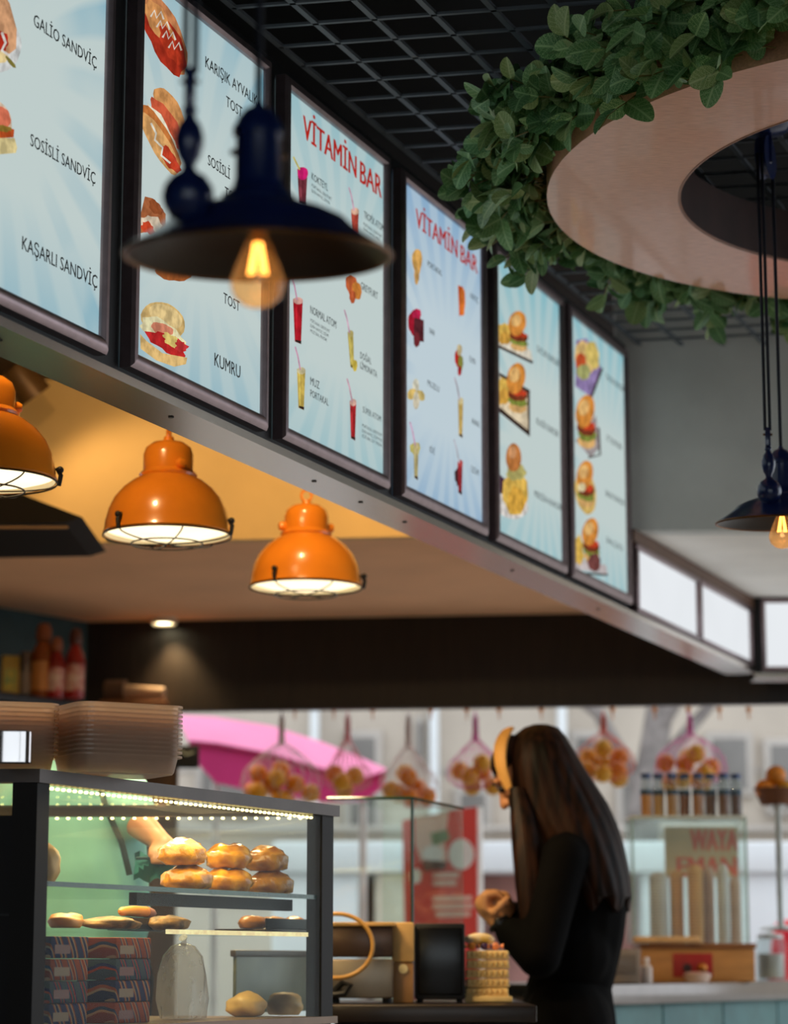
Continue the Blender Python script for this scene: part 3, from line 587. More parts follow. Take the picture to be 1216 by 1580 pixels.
def leaf_mesh(g, m):
    vs, uv, fs = g; me = bpy.data.meshes.new('leaf'); me.from_pydata(vs, [], fs); me.materials.append(m)
    ul = me.uv_layers.new(name='UVMap')
    for lp in me.loops: ul.data[lp.index].uv = uv[lp.vertex_index]
    for p in me.polygons: p.use_smooth = True
    return me
LEAFM = [[leaf_mesh(g, m) for m in LM] for g in LEAFG]
gar = thing('leaf_garland', 'green artificial leaf garland wound around the plywood ring', 'garland', RC)
rnd = random.Random(11); leaves = []; M_stem = mat('olive_stem', (120, 108, 50), .6); stems = MB(); nspr = 0
for i in range(760):
    th = rnd.uniform(0, 2*PI)
    e = Vector((math.cos(th), math.sin(th), 0)); tg = Vector((-e.y, e.x, 0))
    # sprig starts on the band and arches outwards, then droops
    z0 = rnd.uniform(.02, .16); base = e*(RO+.01)+Vector((0, 0, z0))
    dirv = (e*rnd.uniform(.5, 1.2)+tg*rnd.uniform(-.9, .9)+Vector((0, 0, rnd.uniform(-.4, .5)))).normalized()
    Ls = rnd.uniform(.09, .20); pts = []
    for q in range(6):
        t = q/5; p = base+dirv*Ls*t+Vector((0, 0, -.035*t*t*rnd.uniform(.5, 1.1)))
        pts.append(p)
    stems.tube(pts, .0016, 4)
    for q in range(1, 6):
        tv = (pts[q]-pts[q-1]).normalized()
        for sgn in ((-1, 1) if q < 5 else (0, -1, 1)):
            up = Vector((rnd.uniform(-.6, .6), rnd.uniform(-.6, .6), 1)); up = (up-tv*up.dot(tv)).normalized()
            sd = tv.cross(up)
            ld = (tv*rnd.uniform(.0, .8)+sd*sgn*rnd.uniform(.4, 1)+tg*rnd.uniform(-.8, .8)+Vector((0, 0, rnd.uniform(-.55, .55)))+e*.15).normalized()
            if rnd.random() < .2 or pts[q].z > .165: continue
            nz = (e*rnd.uniform(.5, 1.2)+tg*rnd.uniform(-.7, .7)+Vector((0, 0, rnd.uniform(-.9, .9)))).normalized(); xx = ld.cross(nz).normalized(); nz = xx.cross(ld)
            sc = rnd.uniform(.048, .076)
            Mx = Matrix((xx*sc, ld*sc, nz*sc)).transposed().to_4x4(); Mx.translation = pts[q]
            leaves.append((Mx, rnd.randrange(4), rnd.choice((0, 0, 1, 1, 2))))
def in_view(P):
    v = P-CAM; f_ = Vector((0, math.cos(PITCH), math.sin(PITCH))); u_ = Vector((0, -math.sin(PITCH), math.cos(PITCH)))
    d = v.dot(f_); x = 608+v.x/d*FPX; y = 790-v.dot(u_)/d*FPX
    return -10 < x < 1230 and -10 < y < 1600, d
sel = []
for k, (Mx, a, b) in enumerate(leaves):
    P = RC+Mx.translation+(Mx.to_3x3() @ Vector((0, .5, 0))); ok, d = in_view(P)
    if ok:
        nz = (Mx.to_3x3() @ Vector((0, 0, 1))).normalized(); fc = abs(nz.dot((P-CAM).normalized()))
        sel.append((d - fc*.55, k))
sel.sort(); big = set(k for _, k in sel[:300])
rest = {0: MB(), 1: MB(), 2: MB()}; restuv = {0: [], 1: [], 2: []}
for k, (Mx, a, b) in enumerate(leaves):
    if k in big:
        o = link('leaf', LEAFM[a][b], gar); o.matrix_local = Mx
    else:
        vs, uv, fs = LEAFG[a]; rest[b].add([Mx @ v for v in vs], fs); restuv[b] += uv
mb = MB(); uvs = []
for b in (0, 1, 2): mb.add(rest[b].v, rest[b].f, b); uvs += restuv[b]
me = bpy.data.meshes.new('leaf_mass'); me.from_pydata(mb.v, [], mb.f)
for m in LM: me.materials.append(m)
ul = me.uv_layers.new(name='UVMap')
for p, i in zip(me.polygons, mb.m):
    p.material_index = i; p.use_smooth = True
    for li in p.loop_indices: ul.data[li].uv = uvs[me.loops[li].vertex_index]
stuff(link('leaf_mass', me, gar)); stuff(stems.build('stems', M_stem, gar, True))

# ================================================================== ORANGE DOME LAMPS
M_orange = mat('orange_enamel', (252, 148, 40), .25, var=.05, coat=.5)
M_cage = mat('lamp_cage_wire', (64, 52, 40), .4, .8)
M_diff = emit_mat('warm_lamp_glass', (255, 232, 190), 1.9, .06, 8)
M_inwhite = mat('white_enamel', (240, 226, 196), .5, var=.04)
def dome_lamp(label, c, rz):
    o = thing('dome_lamp', label, 'pendant lamp', c, rz, 'orange dome lamps over the counter'); R = .15
    d = MB().lathe([(.150, 0), (.153, .004), (.150, .012), (.148, .03), (.141, .06), (.128, .088), (.108, .112), (.084, .131), (.062, .142), (.058, .146)], 44).build('dome', M_orange, o, True)
    MB().lathe([(.149, .001), (.146, .03), (.139, .058), (.126, .085), (.106, .108), (.08, .126), (.05, .138), (0, .14)], 40).build('dome_lining', M_inwhite, d, True)
    MB().lathe([(.146, .012), (.12, .004), (.07, -.003), (0, -.006)], 40).build('lamp_glass', M_diff, d, True)
    cp = MB().lathe([(.068, .140), (.070, .146), (.064, .152), (.060, .156), (.060, .195), (.054, .212), (.038, .224), (.014, .229), (.011, .240), (0, .241)], 36).build('cap', M_orange, o, True)
    for a in (.25, .25+PI): 
        MB().lathe([(0, 0), (.012, 0), (.013, .01), (.009, .018), (0, .02)], 14, (.058*math.cos(a), .058*math.sin(a), .165), axis=(math.cos(a), math.sin(a), 0)).build('cap_knob', M_orange, cp, True)
    MB().tube([(.014*math.cos(t), 0, .252+.016*math.sin(t)) for t in [2*PI*i/20 for i in range(20)]], .0035, 8, closed=True).build('hanging_ring', M_orange, o, True)
    MB().tube([(0, 0, .266), (0, 0, 2.80-c[2])], .003, 6).build('cord', mat('orange_cord', (150, 76, 30), .6), o)
    cg = MB()
    pr = lambda t: (.153*math.cos(t), -.020*math.sin(t)-.002)
    for a in (0, PI/3, 2*PI/3):
        pts = [(pr(PI*i/16)[0]*math.cos(a), pr(PI*i/16)[0]*math.sin(a), pr(PI*i/16)[1]) for i in range(17)]
        MB().tube(pts, .0018, 6).build('cage_wire', M_cage, o, True)
    for rr, zz in ((.153, 0), (.085, -.019)):
        MB().tube([(rr*math.cos(2*PI*i/36), rr*math.sin(2*PI*i/36), zz-.002) for i in range(36)], .002, 6, closed=True).build('cage_ring', M_cage, o, True)
    for a in (0, 2*PI/3, 4*PI/3):
        q = MB(); ca, sa = math.cos(a), math.sin(a)
        q.tube([(.151*ca, .151*sa, .034), (.160*ca, .160*sa, .018), (.156*ca, .156*sa, -.004)], .005, 8); q.ball((.158*ca, .158*sa, .03), .008, 8)
        q.build('clamp', M_black, o, True)
    add_light('dome_lamp_light', 'SPOT', (0, 0, -.03), 42, (1, .72, .40), .1, o, (0, 0, 0), 2.5, .5)
dome_lamp('orange dome lamp cut off by the left edge', onz(-24, 742, 1.9), .2)
dome_lamp('orange dome lamp with wire cage, second from left', onz(258, 826, 1.9), 1.9)
dome_lamp('orange dome lamp with wire cage, rightmost and smallest', onz(472, 906, 1.9), .0)
# ceiling spotlights in the kitchen
M_spotb = mat('brown_spot_body', (120, 88, 52), .4, .2)
def ceiling_spot(label, c, tgt, energy, size=.05):
    o = thing('ceiling_spotlight', label, 'spotlight', c, 0)
    ax = (Vector(tgt)-Vector(c)).normalized()
    MB().lathe([(0, .0), (.045, 0), (.045, -.015), (0, -.015)], 24).build('mount', M_spotb, o, True)
    MB().tube([(0, 0, -.01), (0, 0, -.06)], .01, 8).build('stem', M_spotb, o, True)
    MB().lathe([(0, -.06), (.04, -.055), (.05, -.03), (.058, .06), (.05, .06), (.042, .02), (0, .01)], 28, (0, 0, -.09), axis=ax).build('housing', M_spotb, o, True)
    MB().lathe([(0, .024), (.04, .024)], 20, (0, 0, -.09), axis=ax).build('lens', emit_mat('warm_lens', (255, 226, 170), 3), o)
    q = Vector((0, 0, -1)).rotation_difference(ax)
    l = add_light('spot_light', 'SPOT', Vector((0, 0, -.09))+ax*.08, energy, (1, .66, .30), .04, o, q.to_euler(), 2.2, .6)
    return o
ceiling_spot('brown ceiling spotlight above the leftmost orange lamp', onz(38, 545, 2.80), (-.6, 7.8, 2.0), 6)
for (x, y), lab, en in (((-.85, 4.75), 'brown ceiling spotlight nearest the camera behind the menu beam', 34), ((-.35, 5.75), 'brown ceiling spotlight in the middle behind the menu beam', 30), ((.12, 6.75), 'brown ceiling spotlight farthest back behind the menu beam', 30)):
    ceiling_spot(lab, (x, y, 2.80), (x-.15, y+1.9, 1.9), en)


# downlight in the low ceiling, shining down the dark boards
dp = onz(250, 957, 2.25); dp.y = BA.y-.12
dl = thing('downlight', 'lit round downlight in front of the dark boards', 'downlight', (dp.x*.985, dp.y, 2.25))
MB().lathe([(.052, 0), (.052, -.022), (.046, -.026), (.042, -.02)], 28).build('downlight_rim', mat('cream_rim', (220, 206, 180), .4), dl, True)
MB().lathe([(0, -.018), (.044, -.018)], 24).build('downlight_lens', emit_mat('downlight_glow', (255, 236, 196), 14), dl)
add_light('downlight_beam', 'SPOT', (0.02, 0, -.03), 16, (1, .68, .34), .04, dl, (.18, -.1, 0), 1.5, .8)

# ================================================================== DISPLAY CASE
M_frame = mat('dark_case_frame', (24, 20, 18), .5, 0, var=.1, spec=.2)
M_caseb = mat('case_black_panel', (16, 10, 11), .5, var=.15, spec=.25)
M_glass = pane_mat('clear_glass', (250, 253, 251), .02, .996)
M_gedge = mat('green_glass_edge', (34, 64, 54), .15, var=.1)
M_led = emit_mat('led_warm', (255, 226, 140), 7, .02)
K = onz(57, 1192, 1.23); Rr = onz(512, 1247, 1.23); e1 = (Rr-K); CL = e1.length; e1.normalize()
case = thing('display_case', 'glass pastry display case with a row of small lights under its top', 'display case', (K.x, K.y, 0), math.atan2(e1.y, e1.x))
# local x along the glass side, +y towards the kitchen; W0 is the long side direction (to the left) seen from here
Rm = Matrix.Rotation(-math.atan2(e1.y, e1.x), 3, 'Z'); lw_ = Rm @ Vector((-1, .02, 0)); WL = 1.25
def q2(x, t): return (x+lw_.x*t, lw_.y*t)
def slab(x0, x1, t0, t1, z0, z1): return MB().prism([q2(x0, t0), q2(x1, t0), q2(x1, t1), q2(x0, t1)], z0, z1)
slab(0, CL, 0, WL, 0, .772).build('base_cabinet', M_caseb, case)
slab(-.01, CL+.01, -.01, WL, .772, .787).build('deck', mat('case_deck', (120, 96, 76), .35, .4), case)
for nm, a in (('top_rail', (-.012, CL+.012, -.012, .02)), ('top_rail', (-.012, CL+.012, WL-.03, WL)), ('top_rail', (-.012, .022, .02, WL-.03)), ('top_rail', (CL-.022, CL+.012, .02, WL-.03))):
    slab(*a, 1.212, 1.236).build(nm, mat('case_top_rail', (84, 76, 72), .4, .5), case)
slab(.022, CL-.022, .02, WL-.03, 1.222, 1.230).build('top_glass', M_glass, case)
slab(.0, CL, .0, .006, .787, 1.212).build('glass_pane', M_glass, case)
slab(CL-.006, CL, .01, WL, .787, 1.212).build('glass_pane', M_glass, case)
for a in ((-.004, .034, -.004, .04), (CL-.05, CL+.002, -.003, .03), (CL-.03, CL+.002, WL-.03, WL), (0, .03, WL-.03, WL)):
    slab(*a, .772, 1.212).build('post', M_frame, case)
# long side: black panel with a glass band on top
slab(.004, .02, .012, WL, .772, 1.155).build('black_panel', M_caseb, case); slab(.004, .012, .04, WL, 1.155, 1.212).build('glass_pane', M_glass, case)
slab(-.001, .004, .012, WL, .98, .984).build('panel_joint', M_black, case)
sh1 = slab(.03, CL-.02, .012, .62, 1.034, 1.041).build('glass_shelf', M_glass, case); slab(.03, CL-.02, .008, .012, 1.033, 1.042).build('shelf_edge', M_gedge, sh1)
sh2 = slab(.03, CL-.02, .03, .62, .955, .962).build('glass_shelf', M_glass, case); slab(.50, CL-.03, .026, .03, .954, .963).build('shelf_edge', emit_mat('shelf_tube_light', (255, 226, 170), 1.0), sh2)
slab(.45, CL-.05, .06, .075, 1.008, 1.032).build('shelf_bracket', M_caseb, case)
ledm = MB().ball((0, 0, 0), .0042, 8, sz=.7).mesh('led', M_led, True)
for i in range(58):
    x = .03+(CL-.06)*(i/57); p = q2(x, .022); link('led', ledm, case, (p[0], p[1], 1.207))
for i in range(34):
    p = q2(CL-.03, .03+i*.024); link('led', ledm, case, (p[0], p[1], 1.207))
add_light('case_strip_light', 'AREA', (CL*.5+lw_.x*.15, lw_.y*.15, 1.2), 5.5, (1, .74, .36), .5, case)
Mc = case.matrix_basis.copy()
def casep(x, t, z): p = q2(x, t); v = Matrix.Translation((K.x, K.y, 0)) @ Matrix.Rotation(math.atan2(e1.y, e1.x), 4, 'Z') @ Vector((p[0], p[1], z)); return v
CR = math.atan2(e1.y, e1.x)
# pastries, each wrapped bun its own thing
M_pastry = mat('golden_pastry', (232, 164, 40), .2, var=.3, scale=28, bump=.7, coat=.5, c2=(150, 90, 16))
M_bunp = mat('pale_bread', (222, 176, 112), .45, var=.2, scale=14, bump=.3)
def bun(name, label, p, sx, sy, sz, m, grp, seed, rz=0, folds=7):
    bm = bmesh.new(); bmesh.ops.create_icosphere(bm, subdivisions=3, radius=1); r_ = random.Random(seed); a0 = r_.random()*6
    for v in bm.verts:
        t = math.atan2(v.co.y, v.co.x); k = 1+.07*math.sin(folds*t+a0+v.co.z*3)+.05*math.sin(3*t-a0)+.05*math.sin(9*v.co.z+a0+2*v.co.x)
        z = v.co.z*k; z = max(z, -.75)
        v.co = Vector((v.co.x*k*sx, v.co.y*k*sy, (z+.75)*sz/1.75))
    me = bpy.data.meshes.new(name); bm.to_mesh(me); bm.free(); me.materials.append(m)
    for q in me.polygons: q.use_smooth = True
    o = link(name, me, None, p); o.rotation_euler = (0, 0, rz); return tag(o, label, 'pastry', grp)
GP = 'golden pastries on the glass shelf'
def shelf_spot(px, py, z):                        # a place on a shelf at height z
    return onz(px, py, z)
def at_case(px, dt, z):
    """point on the shelf below a column of the photo, dt metres behind the glass"""
    g = ony(px, 1300, 1.0); 
    d = Vector((g.x-CAM.x, g.y-CAM.y, 0)).normalized(); nrm = Vector((-e1.y, e1.x, 0)); t = ((Vector((K.x, K.y, 0))+nrm*dt)-Vector((0, 0, 0))).dot(nrm)/d.dot(nrm)
    return Vector((d.x*t, d.y*t, z))
for i, (px, dt, lab) in enumerate(((292, .075, 'golden pastry at the bottom left of the pastry pile'), (352, .085, 'golden pastry in the middle of the bottom row of the pile'), (418, .08, 'golden pastry at the bottom right of the pastry pile'))):
    bun('pastry', lab, at_case(px, dt, 1.0415), .056, .05, .05, M_pastry, GP, i, CR)
for i, (px, dt, lab) in enumerate(((283, .078, 'golden puffed pastry on top at the left of the pile'), (352, .088, 'golden pastry in the middle of the top row of the pile'), (412, .084, 'golden pastry on top at the right of the pile'))):
    bun('pastry', lab, at_case(px, dt, 1.091), .052, .046, .052, M_pastry, GP, 20+i, CR)
bun('bread_roll', 'pale bread roll standing by the left post of the case', at_case(64, .07, 1.0415), .036, .036, .075, M_bunp, None, 44, 0)
bun('loaf', 'orange loaf lying on the lower shelf near the left post', at_case(104, .10, .963), .05, .035, .028, mat('orange_loaf', (232, 150, 62), .4, var=.15), None, 51, CR+.5, 2)
bun('cake', 'flat crumb covered cake beside the orange loaf', at_case(176, .12, .963), .075, .05, .024, mat('crumb_cake', (178, 128, 66), .6, var=.5, scale=40, bump=.6, c2=(84, 60, 28)), None, 52, CR, 3)
bun('cake', 'crumb covered cake slice in the middle of the lower shelf', at_case(262, .12, .963), .05, .04, .03, MATS['crumb_cake'], None, 53, CR, 4)
bk_ = thing('baguette', 'long orange bread stick above the crumb cakes', 'bread', at_case(215, .16, .998), CR+.25)
mb = MB().tube([(-.12, 0, 0), (-.1, 0, 0), (-.03, 0, .002), (.05, 0, .002), (.09, 0, 0), (.11, 0, 0)], [.003, .009, .011, .011, .009, .003], 12); mb.build('crust', MATS['orange_loaf'], bk_, True)
MB().tube([(.05, 0, .002), (.09, 0, 0), (.112, 0, 0)], [.0118, .0098, .004], 12).build('wrapper', mat('mauve_wrapper', (176, 120, 110), .5), bk_, True)
MB().box(-.1, -.02, -.036, .1, .03, -.011).build('tray', M_frame, bk_)
tr_ = thing('tray', 'dark metal tray of caramel slices at the right end of the lower shelf', 'tray', at_case(420, .14, .963), CR)
MB().bbox(-.11, -.05, 0, .13, .08, .008, .003).build('tray_base', mat('tray_metal', (50, 36, 28), .3, .6), tr_, True); MB().bbox(-.11, -.05, .008, .13, -.045, .03, .002).build('tray_lip', M_frame, tr_, True)
for i, x in enumerate((-.06, .02, .09)):
    o = bun('caramel_slice', ('caramel slice left on the dark metal tray', 'caramel slice in the middle of the dark metal tray', 'caramel slice right on the dark metal tray')[i], at_case(390+i*32, .14, .9715), .036, .03, .028, mat('caramel_top', (206, 132, 60), .3, var=.2), 'caramel slices on the tray', 60+i, CR, 4)
# stacked snack boxes with printed bands
def pack_mat(name, base, band, tri):
    m = bpy.data.materials.new(name); m.use_nodes = True; nt = m.node_tree; N = nt.nodes; L = nt.links; b = N['Principled BSDF']; b.inputs['Roughness'].default_value = .7; b.inputs['Specular IOR Level'].default_value = .08
    tc = N.new('ShaderNodeTexCoord'); mp = N.new('ShaderNodeMapping'); mp.inputs['Rotation'].default_value = (0, .5, 0); L.new(tc.outputs['Object'], mp.inputs[0])
    wv = N.new('ShaderNodeTexWave'); wv.inputs['Scale'].default_value = 9; wv.inputs['Distortion'].default_value = 2.5; L.new(mp.outputs[0], wv.inputs[0])
    rp = N.new('ShaderNodeValToRGB'); L.new(wv.outputs[0], rp.inputs[0]); rp.color_ramp.interpolation = 'CONSTANT'
    el = rp.color_ramp.elements; el[0].color = (*lin(base), 1); el[1].position = .45; el[1].color = (*lin(band), 1)
    x = el.new(.75); x.color = (*lin(tri), 1); x = el.new(.9); x.color = (*lin(base), 1)
    L.new(rp.outputs[0], b.inputs['Base Color']); return m
PM = [pack_mat('pack_blue', (30, 36, 74), (140, 66, 36), (150, 124, 96)), pack_mat('pack_slate', (56, 66, 74), (32, 36, 76), (150, 50, 26)), pack_mat('pack_rust', (130, 56, 34), (44, 54, 76), (160, 116, 84))]
rows = ['bottom', 'second', 'third', 'top']; z = .7875
for r in range(4):
    for c in range(2):
        p = at_case(112+c*98, .045, z)
        o = thing('snack_box', 'printed snack box in the %s row of the %s column inside the case' % (rows[r], ('left', 'right')[c]), 'box', p, CR, 'snack boxes inside the display case')
        MB().bbox(-.062, 0, 0, .062, .09, .0390, .003).build('carton', PM[(r+c*2) % 3], o, True)
        MB().box(-.050, -.0006, .008, .0, -.0001, .024).build('front_label', mat('pack_label%d' % ((r+c) % 2), ((130, 96, 62), (110, 44, 30))[(r+c) % 2], .5), o)
    z += .0400
# clear plastic bag of bread
pb = at_case(305, .09, .7875); bag = thing('plastic_bag', 'clear wrinkled plastic bag standing beside the snack boxes', 'bag', pb, CR)
M_bag = plastic_mat('clear_bag', (214, 206, 204), .62, .3)
mb = MB(); prof = [(0, 0), (.052, .002), (.058, .04), (.056, .09), (.046, .125), (.028, .145), (.012, .150)]
vs = []; fs = []; n = 28
for i in range(n):
    a = 2*PI*i/n
    for r, zz in prof: k = 1+.09*math.sin(5*a+zz*30)+.05*math.sin(11*a); vs.append((r*k*math.cos(a), r*k*math.sin(a)*.8+.03, zz))
kk = len(prof)
for i in range(n):
    for t in range(kk-1): j = (i+1) % n; fs.append((i*kk+t, j*kk+t, j*kk+t+1, i*kk+t+1))
mb.add(vs, fs).build('bag_film', M_bag, bag, True); MB().tube([(0, .03, .148), (.004, .03, .156), (-.002, .03, .162)], [.008, .004, .010], 8).build('bag_knot', M_bag, bag, True)
for i, (px, lab) in enumerate(((384, 'pale roll at the left of the case floor, behind the plastic bag'), (440, 'pale roll on the case floor near the right post'))):
    bun('bread_roll', lab, at_case(px, .13, .7875), .046, .04, .05, M_bunp, 'bread rolls on the case floor', 70+i, CR, 4)
nb_ = thing('back_panel', 'mirror panel, its grey green reflection painted, with a pale frame inside the case behind the rolls', 'panel', at_case(420, .30, .7875), CR)
MB().bbox(-.16, 0, 0, .2, .01, .13, .003).build('panel_sheet', mat('painted_mirror_reflection', (116, 118, 100), .3, var=.2), nb_, True); MB().bbox(-.17, -.004, .125, .21, .012, .14, .003).build('panel_frame', mat('panel_frame_brown', (80, 64, 50), .4), nb_, True)  # sheet colour stands in for a grey-green mirror reflection

# ================================================================== PLASTIC CONTAINERS AND CHROME BOX ON THE CASE
M_cont = plastic_mat('clear_container', (244, 222, 200), .36, .5)
def rrect(hx, hy, r, n=5):
    P = []
    for cx_, cy_, a0 in ((hx-r, hy-r, 0), (-hx+r, hy-r, PI/2), (-hx+r, -hy+r, PI), (hx-r, -hy+r, 3*PI/2)):
        for i in range(n+1): a = a0+PI/2*i/n; P.append((cx_+r*math.cos(a), cy_+r*math.sin(a)))
    return P
def container_mesh(hx, hy):
    mb = MB(); rings = [(1.0, 0.0), (1.0, .0035), (.935, .0035), (.928, -.002), (.88, -.026), (.85, -.03)]
    n = len(rrect(hx, hy, .03)); vs = []
    for k, z in rings: vs += [(x*k, y*k, z) for x, y in rrect(hx, hy, .03)]
    fs = []
    for t in range(len(rings)-1):
        for i in range(n): j = (i+1) % n; fs.append((t*n+i, t*n+j, (t+1)*n+j, (t+1)*n+i))
    fs.append(tuple((len(rings)-1)*n+i for i in range(n)))
    return mb.add(vs, fs)
def stack(loc, rz, hx, hy, nn, dz, which, grp):
    me = container_mesh(hx, hy).mesh('food_container', M_cont, True)
    for i in range(nn):
        o = link('food_container', me, None, (loc[0], loc[1], loc[2]+.03+i*dz)); o.rotation_euler = (0, 0, rz+random.uniform(-.012, .012))
        lab = 'clear plastic food container nested in the %s stack on the display case' % which
        if i == nn-1: lab = 'topmost clear plastic food container of the %s stack' % which
        tag(o, lab, 'container', grp)
stack(onz(166, 1188, 1.237)+Vector((0, .13, 0)), .52, .105, .085, 12, .0083, 'right', 'nested food containers, right stack')
stack(onz(-24, 1185, 1.237)+Vector((0, .14, 0)), .35, .10, .08, 12, .0083, 'left', 'nested food containers, left stack')
ch = thing('chrome_holder', 'small chrome box standing on the case top at the left edge', 'holder', onz(18, 1176, 1.237)+Vector((0, .012, 0)), .05)
M_chrome = mat('chrome', (206, 200, 200), .08, 1, var=.03)
mb = MB(); P = rrect(.032, .02, .012); mb.prism(P, 0, .052).build('holder_body', M_chrome, ch, True); mb = MB(); mb.prism([(x*.85, y*.8) for x, y in P], .052, .0535).build('holder_mouth', M_black, ch)

# ================================================================== SHELF WITH BOTTLES ON THE TEAL WALL, BOARD ON THE DARK WALL
sd = td; sn = -tn
sp0 = ony(70, 1085, 9.05); sz = 1.87
shelf = thing('wall_shelf', 'dark shelf with bottles on the teal wall', 'shelf', (sp0.x, sp0.y, sz), math.atan2(sd.y, sd.x))
c0 = Vector((tw1.x, tw1.y, 0)); L0 = (Vector((sp0.x, sp0.y, 0))-c0).dot(sd); D0 = (Vector((sp0.x, sp0.y, 0))-c0).dot(tn)
MB().bbox(-.7, -.03, -.03, -L0-.01, -D0-.004, 0, .003).build('board', mat('dark_shelf', (18, 14, 13), .5), shelf, True)
for x in (-.4, .1): MB().prism([(x, -.02), (x+.02, -.02), (x+.02, -D0-.006), (x, -D0-.006)], -.10, -.03).build('bracket', M_black, shelf)
def shelf_p(px): p = ony(px, 1083, 9.02); return Vector((p.x, p.y+.05, sz+.0005))
def bottle(label, px, r, h, body, cap, labc, dy=0):
    o = thing('sauce_bottle', label, 'bottle', shelf_p(px)+Vector((0, dy, 0)), 0, 'sauce bottles on the wall shelf')
    MB().lathe([(0, 0), (r*.92, .0), (r, .01), (r, h*.55), (r*.86, h*.63), (r*.5, h*.74), (r*.42, h*.78), (0, h*.78)], 24).build('bottle_body', body, o, True)
    MB().lathe([(r*.55, h*.76), (r*.66, h*.78), (r*.62, h*.92), (r*.4, h*.99), (0, h)], 20).build('cap', cap, o, True)
    MB().lathe([(r*1.01, h*.10), (r*1.01, h*.48)], 24).build('paper_label', labc, o, True)
M_sr = mat('red_sauce', (150, 30, 22), .3); M_sb = mat('amber_sauce', (150, 76, 26), .25); M_cap1 = mat('brown_cap', (150, 84, 48), .4); M_lab1 = mat('red_white_label', (176, 40, 32), .5, c2=(220, 190, 170), scale=18); M_lab2 = mat('tan_label', (210, 140, 70), .5)
bottle('amber sauce bottle with tan label and tall brown cap on the wall shelf', 62, .046, .285, M_sb, M_cap1, M_lab2)
bottle('red sauce bottle between the amber bottle and the rightmost bottle', 84, .034, .23, M_sr, M_cap1, M_lab1, -.02)
bottle('red sauce bottle with red label, rightmost on the wall shelf', 112, .036, .265, M_sr, mat('dark_brown_cap', (96, 52, 38), .4), M_lab1)
bx = thing('carton', 'green and yellow carton on the wall shelf at the left edge', 'carton', shelf_p(12), .3)
MB().bbox(-.035, -.02, 0, .035, .03, .16, .003).build('carton_body', mat('yellow_carton', (206, 170, 70), .5), bx, True); MB().box(-.026, -.0206, .03, .02, -.0201, .11).build('carton_print', mat('green_print', (70, 140, 80), .5, c2=(206, 180, 60), scale=30), bx)
cn = thing('can', 'grey metal can between the carton and the amber bottle', 'can', shelf_p(36), 0)
MB().lathe([(0, 0), (.024, 0), (.026, .004), (.026, .17), (.024, .175), (0, .176)], 24).build('can_body', mat('grey_can', (120, 112, 106), .35, .6), cn, True); MB().lathe([(.0262, .02), (.0262, .10)], 24).build('can_label', mat('grey_label', (150, 134, 120), .5), cn, True)
# wooden board with a wrapped roll, on a bracket shelf of the dark wall
wbp = ony(205, 1078, BA.y-.14)
ws = thing('wall_shelf', 'small wooden shelf on the dark wall under the downlight', 'shelf', wbp, .05)
MB().bbox(-.13, -.07, -.035, .14, .11, -.012, .008).build('board', mat('wood_shelf', (150, 96, 52), .5, stretch=(1, 8, 8)), ws, True); MB().bbox(-.11, -.02, -.07, -.09, .12, -.035, .004).build('bracket', M_black, ws, True)
rl = thing('foil_roll', 'wrapped paper roll lying on the small wooden shelf', 'roll', wbp+Vector((-.0, 0, -.0115)), -.2)
MB().tube([(-.11, 0, .045), (-.03, 0, .045)], .042, 20).build('roll_end', mat('dark_paper_roll', (110, 84, 66), .5), rl, True); MB().tube([(-.04, 0, .04), (.13, .0, .03)], [.030, .024], 18).build('roll_tail', mat('pale_paper_roll', (190, 160, 130), .5), rl, True)
op = thing('price_sign', 'small dark sign with pale writing left of the street opening', 'sign', ony(288, 1168, BA.y-.05))
MB().bbox(-.06, -.01, -.045, .05, 0, .045, .003).build('sign_board', mat('blackboard', (22, 24, 22), .6), op, True)
MB().tube([(-.04, -.011, .012), (-.02, -.011, .02), (0, -.011, .008), (.03, -.011, .018)], .004, 5).build('sign_writing', mat('chalk', (150, 160, 150), .8), op); MB().box(-.06, 0, -.02, .05, .05, -.015).build('sign_bracket', M_black, op)

